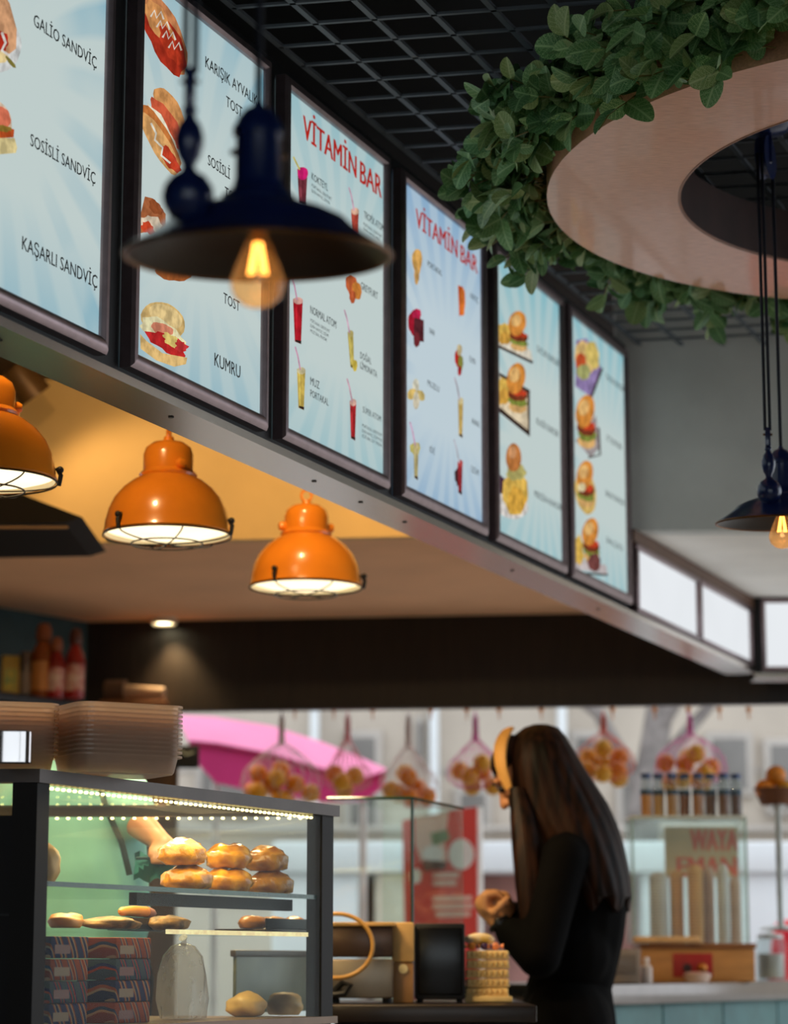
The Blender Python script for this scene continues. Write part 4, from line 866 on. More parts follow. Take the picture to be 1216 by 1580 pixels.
# ================================================================== NET BAGS OF ORANGES
M_orng = mat('orange_peel', (226, 132, 24), .45, var=.12, scale=40, bump=.2); M_orng2 = mat('lemon_orange_peel', (226, 162, 40), .45, var=.12, scale=40, bump=.2)
orm = [MB().ball((0, 0, 0), .038, 14).mesh('orange', m, True) for m in (M_orng, M_orng2)]
def net_bag(px, ptop, pmid, wpx, colr, which, nor):
    Y = BA.y-.06; s_ = Y/math.cos(PITCH)/FPX*.985
    top = ony(px, 1094, Y); c = ony(px, pmid, Y); r = wpx*s_/2; H = top.z-c.z
    o = thing('net_bag', '%s net bag hanging %s' % (colr[0], which), 'net bag', (c.x, c.y, c.z), 0, 'net bags along the street opening')
    apex = ony(px, ptop, Y).z-c.z
    M_net = plastic_mat('net_%s' % colr[0].replace(' ', '_'), colr[1], .15, .4)
    prof = [(0, -r*.62), (r*.5, -r*.58), (r*.88, -r*.36), (r, -.02), (r*.92, r*.24), (r*.66, r*.5), (r*.34, apex*.6+r*.2), (.012, apex), (.010, H-.03)]
    nn = 20; mb = MB()
    P = lambda k, i: Vector((prof[k][0]*math.cos(2*PI*i/nn), prof[k][0]*math.sin(2*PI*i/nn)*.75, prof[k][1]))
    for sgn in (1, -1):
        for i in range(nn):
            mb.tube([P(k, i+sgn*k*.5) for k in range(len(prof))], .0010, 4, caps=False)
    stuff(mb.build('net', M_net, o)); MB().tube([(0, 0, apex-.004), (0, 0, apex+.02)], .014, 8).build('net_tie', M_net, o, True); MB().tube([(0, 0, H-.035), (0, .02, H-.01), (0, .045, H-.02)], .004, 6).build('hanger', M_net, o)
    rr = random.Random(px); pts = []
    tries = 0; Rn = r-.04
    while len(pts) < nor and tries < 4000:
        tries += 1
        p = Vector((rr.uniform(-1, 1)*Rn, rr.uniform(-1, 1)*Rn*.72, rr.uniform(-.5, .45)*r))
        if (p.x/Rn)**2+(p.y/(Rn*.75))**2 > 1 or p.z > r*.42-abs(p.x)*.5: continue
        if all((p-q).length > .070 for q in pts): pts.append(p)
    for k, p in enumerate(pts):
        oo = link('orange', orm[rr.randrange(2)], None, (c.x+p.x, c.y+p.y, c.z+p.z)); tag(oo, 'orange inside the %s net bag hanging %s' % (colr[0], which), 'orange', 'oranges in the %s net bag %s' % (colr[0], which))
WN, PN, RN, RS = ('white', (246, 234, 234)), ('pink', (250, 150, 215)), ('coral red', (250, 140, 120)), ('rose', (250, 180, 190))
net_bag(434, 1146, 1204, 126, WN, 'in front of the pink awning', 12)
net_bag(536, 1140, 1198, 78, RS, 'at the right tip of the pink awning', 7)
net_bag(630, 1150, 1208, 92, WN, 'above the red banner', 8)
net_bag(734, 1140, 1190, 92, PN, 'left of the yellow headband', 8)
net_bag(932, 1128, 1175, 98, RN, 'right of the long dark hair', 9)
net_bag(1066, 1132, 1180, 112, PN, 'above the row of jars', 10)

# ================================================================== MIDDLE COUNTER WITH MACHINES
M_ctr = mat('dark_counter_top', (36, 28, 24), .35, var=.2)
CT = .80; ca = ony(505, 1560, 6.0); 
ctr = thing('prep_counter', 'dark preparation counter behind the display case', 'counter', (ca.x, 5.88, 0))
MB().bbox(0, 0, CT-.04, .50, .95, CT, .004).build('worktop', M_ctr, ctr, True); MB().box(.02, .03, 0, .48, .9, CT-.04).build('cabinet', M_caseb, ctr)
for i in range(2): MB().bbox(.03+i*.23, .02, .1, .25+i*.23, .03, CT-.06, .003).build('cabinet_door', M_caseb, ctr, True)
M_mach = mat('grey_machine_steel', (150, 138, 122), .38, .7, var=.1, scale=8); M_cream = mat('cream_plastic', (222, 178, 110), .5, var=.08)
def cpos(px, Y): p = ony(px, 1500, Y); return Vector((p.x, Y, CT+.0005))
m1 = cpos(560, 6.12); mach = thing('juicer', 'grey steel machine with a cream hose, behind the right post of the display case', 'machine', m1)
MB().bbox(-.085, 0, .012, .075, .2, .108, .006).build('lower_housing', M_mach, mach, True); MB().bbox(-.085, .004, .112, .075, .2, .188, .006).build('upper_housing', mat('smoked_housing', (84, 66, 56), .3, .5), mach, True)
MB().bbox(-.09, -.004, .188, .08, .205, .198, .003).build('lid', M_cream, mach, True)
for x in (-.07, .06): MB().lathe([(0, 0), (.012, 0), (.012, .012), (0, .012)], 12, (x, .04, 0)).build('foot', M_black, mach)
MB().tube([(-.07, -.01, .03), (-.05, -.02, .05), (-.03, -.022, .045), (-.045, -.02, .025), (-.08, -.015, .02)], .008, 8).build('power_cord', M_black, mach, True)
hp = [(-.085+.075*(1-math.cos(t))-.06, -.03, .135+.08*math.sin(t)) for t in [PI*.62-i*(PI*1.28)/20 for i in range(21)]]
MB().tube([(x, y, z) for x, y, z in [( -.085+.09*math.cos(t)+.02, -.02, .14+.078*math.sin(t)) for t in [1.75-i*.17 for i in range(23)]]], .0055, 10).build('hose', mat('cream_hose', (214, 160, 82), .4), mach, True)
m2 = cpos(622, 6.16); dp_ = thing('dispenser', 'cream paper dispenser with a round light spot beside the black box', 'dispenser', m2)
MB().bbox(-.026, 0, 0, .026, .12, .10, .004).build('lower_body', mat('tan_plastic', (176, 128, 74), .45), dp_, True); MB().bbox(-.028, -.006, .10, .028, .12, .198, .006).build('upper_body', M_cream, dp_, True)
MB().lathe([(0, 0), (.012, 0), (.012, .006), (0, .008)], 16, (0, 0, .084), axis=(0, -1, 0)).build('button', mat('pale_button', (250, 226, 170), .3), dp_, True)
m3 = cpos(679, 6.2); bb = thing('microwave', 'plain black box appliance between the dispenser and the cartons', 'appliance', m3)
MB().bbox(-.063, 0, .008, .063, .2, .196, .005).build('housing', M_black, bb, True); MB().bbox(-.055, -.004, .02, .055, 0, .185, .003).build('door', mat('black_door', (12, 11, 11), .25), bb, True)
for x in (-.05, .05): MB().lathe([(0, 0), (.008, 0), (.008, .008), (0, .008)], 10, (x, .05, 0)).build('foot', M_black, bb)
# stack of ribbed cartons
M_egg = mat('yellow_carton_pulp', (238, 206, 140), .8, var=.08, scale=30)
mb = MB(); hx, hy, h = .055, .05, .0225
mb.bbox(-hx, -hy, 0, hx, hy, .008, .003).bbox(-hx*.97, -hy*.97, .008, hx*.97, hy*.97, h-.001, .004)
for i in range(8):
    x = -hx*.88+i*hx*1.76/7; mb.bbox(x-.0045, -hy-.003, .006, x+.0045, -hy+.004, h-.003, .002)
cme = mb.mesh('egg_carton', M_egg, True); m4 = cpos(752, 6.3)
nm = ['bottom', 'second', 'third', 'fourth', 'topmost']
sl = thing('tray', 'cream tray under the stack of ribbed cartons', 'tray', m4+Vector((.003, 0, 0)), -.04)
MB().bbox(-.06, -.055, 0, .06, .055, .014, .004).build('tray_body', M_egg, sl, True); MB().bbox(-.04, -.075, .002, .06, -.055, .016, .003).build('tray_lip', M_egg, sl, True)
for i in range(5):
    o = link('egg_carton', cme, None, m4+Vector((random.uniform(-.002, .002), 0, .0145+i*.0232))); o.rotation_euler = (0, 0, random.uniform(-.03, .03)); tag(o, 'yellow ribbed carton, %s of the stack in front of the person in black' % nm[i], 'carton', 'stack of ribbed cartons')
z5 = CT+.0145+5*.0232+.001
fb = thing('snack_packet', 'yellow and white snack packet on top of the carton stack', 'packet', (m4.x-.02, m4.y-.01, z5+.012), .2)
MB().ball((0, 0, .014), .04, 14, sx=1, sy=.6, sz=.42).build('packet_body', mat('yellow_packet', (240, 190, 50), .35, c2=(236, 226, 206), scale=22), fb, True); MB().bbox(-.046, -.004, .008, -.036, .004, .022, .002).build('packet_seam', M_cream, fb, True)
for i, (dx, c_, l_) in enumerate(((-.040, (236, 150, 60), 'orange wrapped sweet left under the yellow packet'), (-.008, (70, 44, 90), 'dark purple wrapped sweet under the yellow packet'), (.02, (230, 140, 90), 'peach wrapped sweet right under the yellow packet'))):
    o = thing('sweet', l_, 'sweet', (m4.x+dx, m4.y-.03, z5)); mm = mat('sweet_%d' % i, c_, .3)
    MB().ball((0, 0, .009), .0095, 10, sx=1.2).build('sweet_body', mm, o, True); MB().tube([(-.02, 0, .009), (-.011, 0, .009)], [.007, .002], 8).tube([(.011, 0, .009), (.02, 0, .009)], [.002, .007], 8).build('wrapper_twist', mm, o, True)
# glass cabinet on the counter behind
M_glass2 = pane_mat('cabinet_glass', (248, 253, 251), .04, .99)
ga, gb, gc = onz(512, 1240, 1.31), onz(636, 1232, 1.31), onz(714, 1246, 1.31)
gY = 6.45
ga, gb, gc = ony(505, 1238, gY), ony(636, 1233, gY-.02), ony(714, 1246, gY+.42)
zt = gb.z; gcab = thing('glass_cabinet', 'small frameless glass cabinet standing behind the black box', 'cabinet', (gb.x, gb.y, CT), 0)
def gl_pane(p, q, z0, z1, t=.005):
    d = (q-p); d.z = 0; L_ = d.length; o = MB().box(0, -t/2, z0, L_, t/2, z1).build('glass_pane', M_glass2, gcab); o.location = (p.x-gb.x, p.y-gb.y, 0); o.rotation_euler = (0, 0, math.atan2(d.y, d.x)); return o
H = zt-CT
gl_pane(ga, gb, 0, H); gl_pane(gb, gc, 0, H)
gd = Vector((ga.x+(gc.x-gb.x), gc.y+.02, 0)); gl_pane(gc, gd, 0, H)
pl = [(p.x-gb.x, p.y-gb.y) for p in (ga, gb, gc, gd)]
tp_ = MB().prism(pl, H, H+.006).build('glass_top', M_glass2, gcab)
for p, q in ((ga, gb), (gb, gc)): MB().tube([(p.x-gb.x, p.y-gb.y, H+.003), (q.x-gb.x, q.y-gb.y, H+.003)], .0042, 6).build('top_edge', M_gedge, gcab)
MB().tube([(0, 0, 0), (0, 0, H)], .0045, 6).build('corner_edge', M_gedge, gcab)

# ================================================================== RIGHT COUNTER
M_tealp = mat('teal_counter_front', (70, 118, 118), .5, var=.1)
RCZ = .835
ra, rb = ony(930, 1530, 7.5), ony(1290, 1515, 9.25); rdv = Vector((rb.x-ra.x, rb.y-ra.y, 0)); RL = rdv.length; rrz = math.atan2(rdv.y, rdv.x)
rc = thing('service_counter', 'teal fronted counter with a thick steel edge at the right', 'counter', (ra.x, ra.y, 0), rrz)
MB().bbox(0, 0, RCZ-.065, RL, .62, RCZ, .008).build('steel_worktop', mat('reflective_steel', (128, 122, 118), .2, 1, var=.05), rc, True)
for i in range(4): MB().bbox(.02+i*(RL-.04)/4, .03, .08, .01+(i+1)*(RL-.04)/4, .05, RCZ-.066, .003).build('front_panel', M_tealp, rc, True)
MB().box(.02, .05, 0, RL-.02, .6, RCZ-.066).build('cabinet', M_tealp, rc)
def rpos(px, dt):
    """a place on the right counter below a column of the photo, dt metres behind its front edge"""
    g = ony(px, 1500, 1.0); d = Vector((g.x, g.y, 0)).normalized(); u = rdv.normalized(); nrm = Vector((-u.y, u.x, 0))
    t = (Vector((ra.x, ra.y, 0))+nrm*dt).dot(nrm)/d.dot(nrm); return Vector((d.x*t, d.y*t, RCZ+.0005))
def pxs(Y): return Y/3814.0
M_wood = mat('honey_wood', (196, 138, 74), .45, var=.12, scale=6, stretch=(1, 6, 6))
p = rpos(1078, .14); s_ = pxs(p.y)
reg = thing('cash_box', 'brown wooden cash box with a red label and knob on the right counter', 'cash box', p, .02)
W_ = 88*s_; H_ = 58*s_
for a in ((-W_, 0, 0, W_, .012, H_*.86), (-W_, .22, 0, W_, .232, H_*.86), (-W_, .012, 0, -W_+.02, .22, H_*.86), (W_-.035, .012, 0, W_, .22, H_*.86)): MB().bbox(*a, .003).build('box_panel', M_wood, reg, True)
MB().bbox(-W_-.005, -.008, H_*.86, W_+.005, .24, H_, .004).build('box_lid', mat('dark_wood_lid', (150, 96, 50), .4), reg, True)
pn = MB().bbox(-W_*.45, -.004, .015, W_*.25, 0, H_*.74, .002).build('red_label', mat('red_label', (170, 36, 26), .45, var=.2), reg, True)
MB().lathe([(0, 0), (.008, 0), (.016, .012), (.017, .02), (.010, .028), (0, .03)], 16, (W_*.05, -.004, H_*.36), axis=(0, -1, 0)).build('knob', M_brass, reg, True)
MB().lathe([(0, 0), (.016, 0), (.014, .004), (0, .005)], 16, (-W_*.2, -.004, H_*.36), axis=(0, -1, 0)).build('dial', mat('dial_dark', (60, 30, 20), .4), reg, True)
bd_ = thing('cutting_board', 'pale wooden board lying across the left end of the cash box', 'board', p+Vector((-W_*.62, .03, H_+.001)), -.02)
MB().bbox(-.10, -.06, 0, .13, .022, .022, .009).build('board_body', mat('pale_board', (236, 190, 130), .5, stretch=(1, 6, 6)), bd_, True); MB().lathe([(0, .0001), (.008, .0001), (.008, .0004), (0, .0004)], 12, (.11, -.02, .022)).build('board_hole', M_black, bd_)
# cup stacks inside a glass case on top of the cash box
gz = RCZ+H_+.001; gp = p+Vector((0, .06, 0)); W2 = 96*s_; GH = (1446-1250)*s_*.985
gcs = thing('glass_case', 'tall glass case with cup stacks and jars standing on top', 'glass case', (gp.x, gp.y, gz), .02)
for a in ((-W2, .0, 0, W2*.86, .005, GH), (-W2, .225, 0, W2*.86, .23, GH), (-W2, .005, 0, -W2+.005, .225, GH), (W2*.86-.005, .005, 0, W2*.86, .225, GH)): MB().box(*a).build('glass_pane', M_glass2, gcs)
MB().bbox(-W2-.004, -.004, GH, W2*.88, .234, GH+.010, .002).build('glass_top', mat('case_top_sheet', (206, 216, 208), .2, var=.05), gcs, True)
for x, y in ((-W2, 0), (W2*.86, 0)): MB().tube([(x, y, 0), (x, y, GH)], .004, 6).build('corner_edge', mat('pale_green_edge', (150, 180, 166), .15), gcs)
M_cup1 = mat('kraft_cup', (214, 156, 82), .6, var=.08); M_cup2 = mat('clear_cup', (206, 196, 190), .3, var=.1); M_cup3 = mat('pinkish_cup', (196, 160, 138), .45, var=.1)
def cups(label, px, y, top, m, r):
    px = 608+(px-608)
    x = (px-1078)*s_; h = (1446-top)*s_*.97
    o = thing('cup_stack', label, 'cup stack', (p.x+x, p.y+.06+y, gz+.001), 0, 'stacks of cups in the glass case')
    pr = [(0, 0)]; n = int(h/.011); 
    for i in range(n):
        z = i*.011; pr += [(r*.94, z), (r, z+.003), (r, z+.006), (r*.93, z+.008)]
    pr += [(r*.9, h+.0), (r*.55, h+.012), (0, h+.014)]
    MB().lathe(pr, 20).build('nested_cups', m, o, True); MB().lathe([(0, 0), (r*1.06, 0), (r*1.06, .004), (0, .004)], 20).build('cup_rim', m, o, True)
for i, (px, y, top, m, r, l) in enumerate(((1025, .07, 1338, M_cup2, .034, 'short clear cup stack at the left of the glass case'), (1056, .12, 1335, M_cup1, .026, 'kraft cup stack left of the tallest one'), (1083, .07, 1326, M_cup1, .028, 'tall kraft cup stack in the middle of the glass case'), (1107, .13, 1328, M_cup3, .022, 'pinkish cup stack right of the tall kraft stack'), (1126, .07, 1325, M_cup2, .021, 'clear cup stack second from the right in the glass case'), (1146, .08, 1345, M_cup3, .021, 'pinkish cup stack at the right end of the glass case'))):
    cups(l, px, y, top, m, r)
sg = thing('paper_sign', 'beige paper sign with red hand lettering in the glass case', 'sign', (p.x+25*s_, p.y+.272, gz+GH-88*s_), .02)
MB().box(-60*s_, 0, 0, 58*s_, .002, 80*s_).build('paper', mat('beige_paper', (214, 186, 140), .8, var=.05), sg)
for t, x0, x1, z, hh in (('WAYA', -18, 57, 42, 34), ('EMAN', -40, 54, 2, 30)):
    vs, fs = text_mesh(t, .03); a0 = min(v.x for v in vs); a1 = max(v.x for v in vs)
    mb = MB()
    for k in (-1, 1, 0): mb.add([((x0+(v.x-a0)/(a1-a0)*(x1-x0)+k*1.6)*s_, -.0008-.00004*k, (z+v.y/CAP*hh)*s_) for v in vs], fs)
    mb.build('lettering', mat('red_paint', (226, 96, 60), .6), sg)
# jars in a row on the glass case
M_jar = pane_mat('jar_glass', (230, 236, 236), .12, .93)
JC = [((236, 150, 40), 'orange juice'), ((226, 170, 90), 'apricot'), ((206, 150, 90), 'caramel'), ((150, 90, 60), 'brown'), ((196, 130, 80), 'amber'), ((110, 66, 50), 'dark brown'), ((130, 84, 66), 'chestnut'), ((96, 56, 50), 'plum brown')]
od = ['leftmost', 'second from left', 'third from left', 'fourth from left', 'fourth from right', 'third from right', 'second from right', 'rightmost']
M_lid = mat('blue_lid', (60, 78, 118), .35, .3, var=.1); M_bandj = mat('teal_band', (40, 70, 92), .4)
for i, (c_, nme) in enumerate(JC):
    px = 1008+i*20.5; x = (px-1078)*s_
    o = thing('jar', 'glass jar of %s contents with blue lid, %s in the row' % (nme, od[i]), 'jar', (p.x+x, p.y+.12+.02*(i % 2), gz+GH+.0105), 0, 'jars on the glass case')
    h = 68*s_; r = 9.4*s_
    MB().lathe([(0, 0), (r*.9, 0), (r, .004), (r, h*.74), (r*.8, h*.84), (r*.78, h*.9)], 20).build('jar_glass', M_jar, o, True)
    MB().lathe([(0, .002), (r*.88, .003), (r*.92, h*.5), (0, h*.5)], 18).build('contents', mat('jar_fill_%d' % i, c_, .4), o, True)
    MB().lathe([(0, h*.9), (r*.86, h*.88), (r*.88, h*.99), (r*.8, h), (0, h)], 20).build('lid', M_lid, o, True); MB().lathe([(r*1.02, h*.5), (r*1.02, h*.62)], 20).build('jar_band', M_bandj, o, True)
fbk = thing('fruit_basket', 'brown basket of fruit beside the jars at the right edge', 'basket', ony(1200, 1242, p.y+.4)); bz = fbk.location.copy()
MB().lathe([(0, 0), (.06, 0), (.085, .055), (.088, .06), (.08, .058), (.055, .008), (0, .008)], 24).build('basket_body', mat('wicker', (110, 66, 36), .7, bump=.5, scale=40), fbk, True)
MB().lathe([(.012, -.44), (.012, -.02), (.03, 0), (0, 0)], 16).build('basket_pedestal', mat('pedestal_grey', (190, 196, 194), .3, .8), fbk, True); MB().lathe([(0, -.45), (.08, -.45), (.07, -.44), (.012, -.43)], 16).build('pedestal_foot', MATS['pedestal_grey'], fbk, True)
for i, (dx, dz, l) in enumerate(((-.045, .065, 'orange on the left side of the fruit basket'), (.03, .06, 'orange on the right side of the fruit basket'), (-.005, .115, 'orange on top of the fruit basket'))):
    oo = link('orange', orm[i % 2], None, bz+Vector((dx, -.01, dz-.01))); tag(oo, l, 'orange', 'oranges in the fruit basket')
# small things on the right counter
q = rpos(962, .06); gb_ = thing('card_terminal', 'grey card terminal box beside the person in black', 'card terminal', q); t_ = pxs(q.y)
MB().bbox(-26*t_, 0, 0, 26*t_, .12, 52*t_, .004).build('housing', mat('warm_grey_plastic', (150, 138, 128), .5), gb_, True); MB().bbox(-20*t_, -.003, 14*t_, 20*t_, 0, 44*t_, .002).build('screen', mat('dark_grey_screen', (120, 110, 102), .3), gb_, True)
q = rpos(998, .035); wb = thing('lotion_bottle', 'small white plastic bottle beside the grey terminal', 'bottle', q)
MB().lathe([(0, 0), (.017, 0), (.018, .004), (.018, .05), (.008, .06), (.007, .068), (0, .068)], 18).build('bottle_body', mat('white_bottle', (226, 208, 196), .4), wb, True); MB().lathe([(0, .066), (.009, .066), (.008, .08), (0, .082)], 14).build('cap', mat('white_cap', (236, 224, 216), .4), wb, True)
q = rpos(1076, .05); ds = thing('coin_dish', 'round white dish in front of the cash box', 'dish', q)
MB().lathe([(0, 0), (.036, 0), (.046, .022), (.048, .026), (.044, .025), (.034, .006), (0, .005)], 28).build('dish_body', mat('white_dish', (236, 206, 186), .35), ds, True); MB().lathe([(0, .0255), (.040, .0255), (.0405, .03), (.03, .033), (0, .033)], 24).build('dish_lid', mat('pink_lid', (226, 186, 170), .4), ds, True)
q = rpos(1190, .2); gj = thing('glass_jar', 'large clear glass jar at the right end of the cash box', 'jar', q); t_ = pxs(q.y)
MB().lathe([(0, 0), (21*t_, 0), (23*t_, .01), (23*t_, 56*t_), (19*t_, 64*t_)], 24).build('jar_glass', M_jar, gj, True); MB().lathe([(0, 64*t_), (20*t_, 63*t_), (20*t_, 69*t_), (6*t_, 71*t_), (0, 76*t_)], 24).build('jar_lid', mat('frost_lid', (206, 210, 206), .3), gj, True); MB().lathe([(0, .004), (20*t_, .006), (20*t_, 40*t_), (0, 40*t_)], 20).build('sugar', mat('sugar_white', (226, 218, 206), .7), gj, True)

# ================================================================== STREET
M_stone = mat('pale_stone', (190, 178, 164), .85, var=.10, scale=1.2); M_stone2 = mat('grey_stone', (176, 168, 160), .85, var=.12, scale=1.6)
M_wht = mat('white_cladding', (232, 236, 238), .6, var=.04, scale=2); M_wdk = mat('dull_window', (120, 116, 112), .2, var=.25, scale=1.5); M_beige = mat('beige_shutter', (206, 196, 176), .7, var=.06)
FY = 17.0
def ax_(px): return ony(px, 1300, FY).x
def az_(py): return ony(608, py, FY).z
fac = thing('building', 'pale stone building across the street', 'building', (0, FY, 0))
MB().box(-9, 0, -.05, 14, .5, 7).build('wall', M_stone, fac)
for x0, x1, y0, y1 in ((530, 590, 1128, 1290), (640, 655, 1105, 1180), (700, 760, 1215, 1290), (880, 928, 1128, 1182), (950, 1000, 1200, 1290), (1090, 1165, 1130, 1230), (1180, 1300, 1140, 1260), (300, 400, 1120, 1260)):
    w_ = MB().bbox(ax_(x0), -.06, az_(y1), ax_(x1), .0, az_(y0), .02).build('window', M_stone2, fac, True)
    f_ = .05; MB().box(ax_(x0)+f_, -.065, az_(y1)+f_, ax_(x1)-f_, -.06, az_(y0)-f_).build('pane', M_wdk, w_)
for px in (485, 670, 868): MB().bbox(ax_(px-7), -.14, 0, ax_(px+7), -.02, 7, .02).build('pilaster', M_wht, fac, True)
MB().bbox(-9, -.1, az_(1285), 14, -.01, az_(1275), .02).build('ledge', M_stone2, fac, True)
for i in range(6): MB().box(-9, -.012, 2.2+i*.8, 14, -.001, 2.23+i*.8).build('course_joint', M_stone2, fac)
# market stall: white band with panels below
SY = 13.0
sx_ = lambda px: ony(px, 1300, SY).x
sz_ = lambda py: ony(608, py, SY).z
stl = thing('market_stall', 'white market stall with a wide white fascia across the street', 'stall', (0, SY, 0))
MB().bbox(sx_(420), 0, sz_(1346), sx_(1400), .5, sz_(1298), .02).build('fascia', M_wht, stl, True)
for a, b, m in ((420, 553, M_wht), (578, 640, M_beige), (655, 745, M_stone2), (990, 1060, M_wht), (1085, 1400, M_wht)): MB().bbox(sx_(a), .05, 0, sx_(b), .4, sz_(1346), .02).build('stall_panel', m, stl, True)
MB().bbox(sx_(553), .3, 0, sx_(578), .4, sz_(1346), .01).build('dark_gap', mat('stall_shadow_brown', (66, 52, 48), .7), stl, True); MB().bbox(sx_(745), .3, 0, sx_(990), .4, sz_(1346), .01).build('dark_panel', mat('stall_maroon', (176, 130, 122), .7, var=.3, scale=3), stl, True)
# grey tree trunk
tb = ony(1005, 1300, 14.6); tre = thing('tree', 'bare grey tree on the street behind the net bags', 'tree', (tb.x, 14.6, -.03))
M_bark = mat('grey_bark', (132, 124, 120), .9, var=.25, scale=8, bump=.6)
MB().tube([(-.15, 0, 0), (-.1, 0, 1.0), (-.04, 0, 1.8), (.1, .05, 2.6), (.3, .1, 4)], [.13, .11, .10, .08, .05], 10).build('trunk', M_bark, tre, True)
for pts in ([(-.05, 0, 1.7), (.15, 0, 2.2), (.5, .1, 2.6), (1.0, .2, 3.0)], [(-.04, 0, 1.9), (-.3, 0, 2.4), (-.7, -.1, 2.7), (-1.2, 0, 3.2)], [(.05, 0, 2.3), (.3, -.1, 2.7), (.5, -.1, 3.3)]): MB().tube(pts, [.05, .04, .03, .015], 8).build('branch', M_bark, tre, True)
# pink awning
M_pink = mat('pink_canvas', (250, 70, 150), .6, var=.05, scale=3); M_pinkl = mat('light_pink_canvas', (255, 140, 185), .6, var=.05, scale=3)
AY = 11.0; A_ = lambda px, py, d=0: ony(px, py, AY+d)
awn = thing('awning', 'pink canvas awning with a curved drooping valance outside', 'awning', (A_(270, 1105).x, AY, A_(270, 1105).z)); o0 = awn.location.copy()
tl = [A_(272, 1103, .5), A_(330, 1106, .5), A_(420, 1120, .5), A_(500, 1146, .5), A_(560, 1170, .5), A_(596, 1186, .5)]
bl = [A_(292, 1146), A_(335, 1150), A_(420, 1166), A_(500, 1190), A_(560, 1204), A_(596, 1192)]
vl = [A_(304, 1176), A_(332, 1206), A_(420, 1226), A_(500, 1236), A_(560, 1236), A_(592, 1212)]
def sheet(r0, r1, thick):
    n = len(r0); mb = MB(); T = Vector((0, thick, -thick*.4)); vs = [p-o0 for p in r0]+[p-o0 for p in r1]; vs += [v+T for v in vs]
    fs = [(i, i+1, n+i+1, n+i) for i in range(n-1)]+[(2*n+i+1, 2*n+i, 3*n+i, 3*n+i+1) for i in range(n-1)]
    fs += [(i, 2*n+i, 2*n+i+1, i+1) for i in range(n-1)]+[(n+i, n+i+1, 3*n+i+1, 3*n+i) for i in range(n-1)]+[(0, n, 3*n, 2*n), (n-1, 3*n-1, 4*n-1, 2*n-1)]
    return mb.add(vs, fs)
sheet(tl, bl, .012).build('canopy', M_pinkl, awn, True); sheet(bl, vl, .012).build('valance', M_pink, awn, True)
MB().tube([p-o0+Vector((0, -.004, 0)) for p in bl], .012, 8).build('front_bar', mat('deep_pink_pipe', (190, 40, 100), .5), awn, True)
for i in (1, 4): MB().tube([vl[i]-o0+Vector((0, .03, 0)), Vector((vl[i].x-o0.x, .05, -o0.z))], .018, 8).build('awning_post', mat('pale_post', (206, 200, 196), .5), awn, True)
# red banner with a white picture
BY = 10.6; B_ = lambda px, py: ony(px, py, BY); bo = B_(677, 1432)
ban = thing('banner', 'red roll up banner with a blurred white picture and text lines', 'banner', (bo.x, BY, -.03))
M_bred = mat('banner_red', (232, 74, 66), .6, var=.06, scale=3); M_bpale = mat('banner_pale', (246, 206, 190), .6, var=.05); M_bwht = mat('banner_white', (246, 240, 234), .6, var=.04); M_bgrn = mat('banner_green', (130, 150, 110), .6); M_bdk = mat('banner_dark', (96, 60, 56), .6)
def bp(pts, m, k, nme):
    mb = MB(); n = len(pts); v0 = [Vector((B_(*q_).x-bo.x, -.003*k, B_(*q_).z+.03)) for q_ in pts]; mb.add(v0+[v+Vector((0, .002, 0)) for v in v0], [tuple(range(n)), tuple(range(2*n-1, n-1, -1))]+[(i, (i+1) % n, n+(i+1) % n, n+i) for i in range(n)]); mb.build(nme, m, ban)
bp([(621, 1266), (718, 1247), (736, 1245), (738, 1600), (628, 1600)], M_bred, 1, 'banner_sheet')
bp([(640, 1262), (692, 1252), (686, 1300), (690, 1330), (650, 1330), (640, 1300)], M_bpale, 2, 'printed_figure'); bp([(664, 1286), (690, 1280), (694, 1296), (668, 1306)], M_bgrn, 3, 'printed_leaf')
def ell(x, y, rx, ry): return [(x+rx*math.cos(2*PI*i/16), y+ry*math.sin(2*PI*i/16)) for i in range(16)]
bp(ell(712, 1318, 20, 24), M_bwht, 2, 'printed_cup'); bp(ell(668, 1318, 16, 14), M_bwht, 3, 'printed_cup'); bp([(652, 1326), (690, 1330), (686, 1342), (654, 1344)], M_bdk, 4, 'printed_shadow'); bp(ell(642, 1352, 8, 12), M_bwht, 2, 'printed_cup')
for i, (x0, x1, y) in enumerate(((668, 708, 1352), (668, 704, 1364), (668, 728, 1388), (668, 730, 1400), (672, 726, 1412))): bp([(x0, y-5), (x1, y-6), (x1, y+2), (x0, y+3)], M_bpale, 2, 'printed_line')
MB().tube([(B_(738, 1300).x-bo.x, .02, 0), (B_(738, 1300).x-bo.x, .02, B_(738, 1245).z+.03)], .02, 8).build('banner_pole', M_bwht, ban, True); MB().bbox(-.2, -.06, 0, .2, .1, .05, .01).build('banner_foot', M_wht, ban, True)

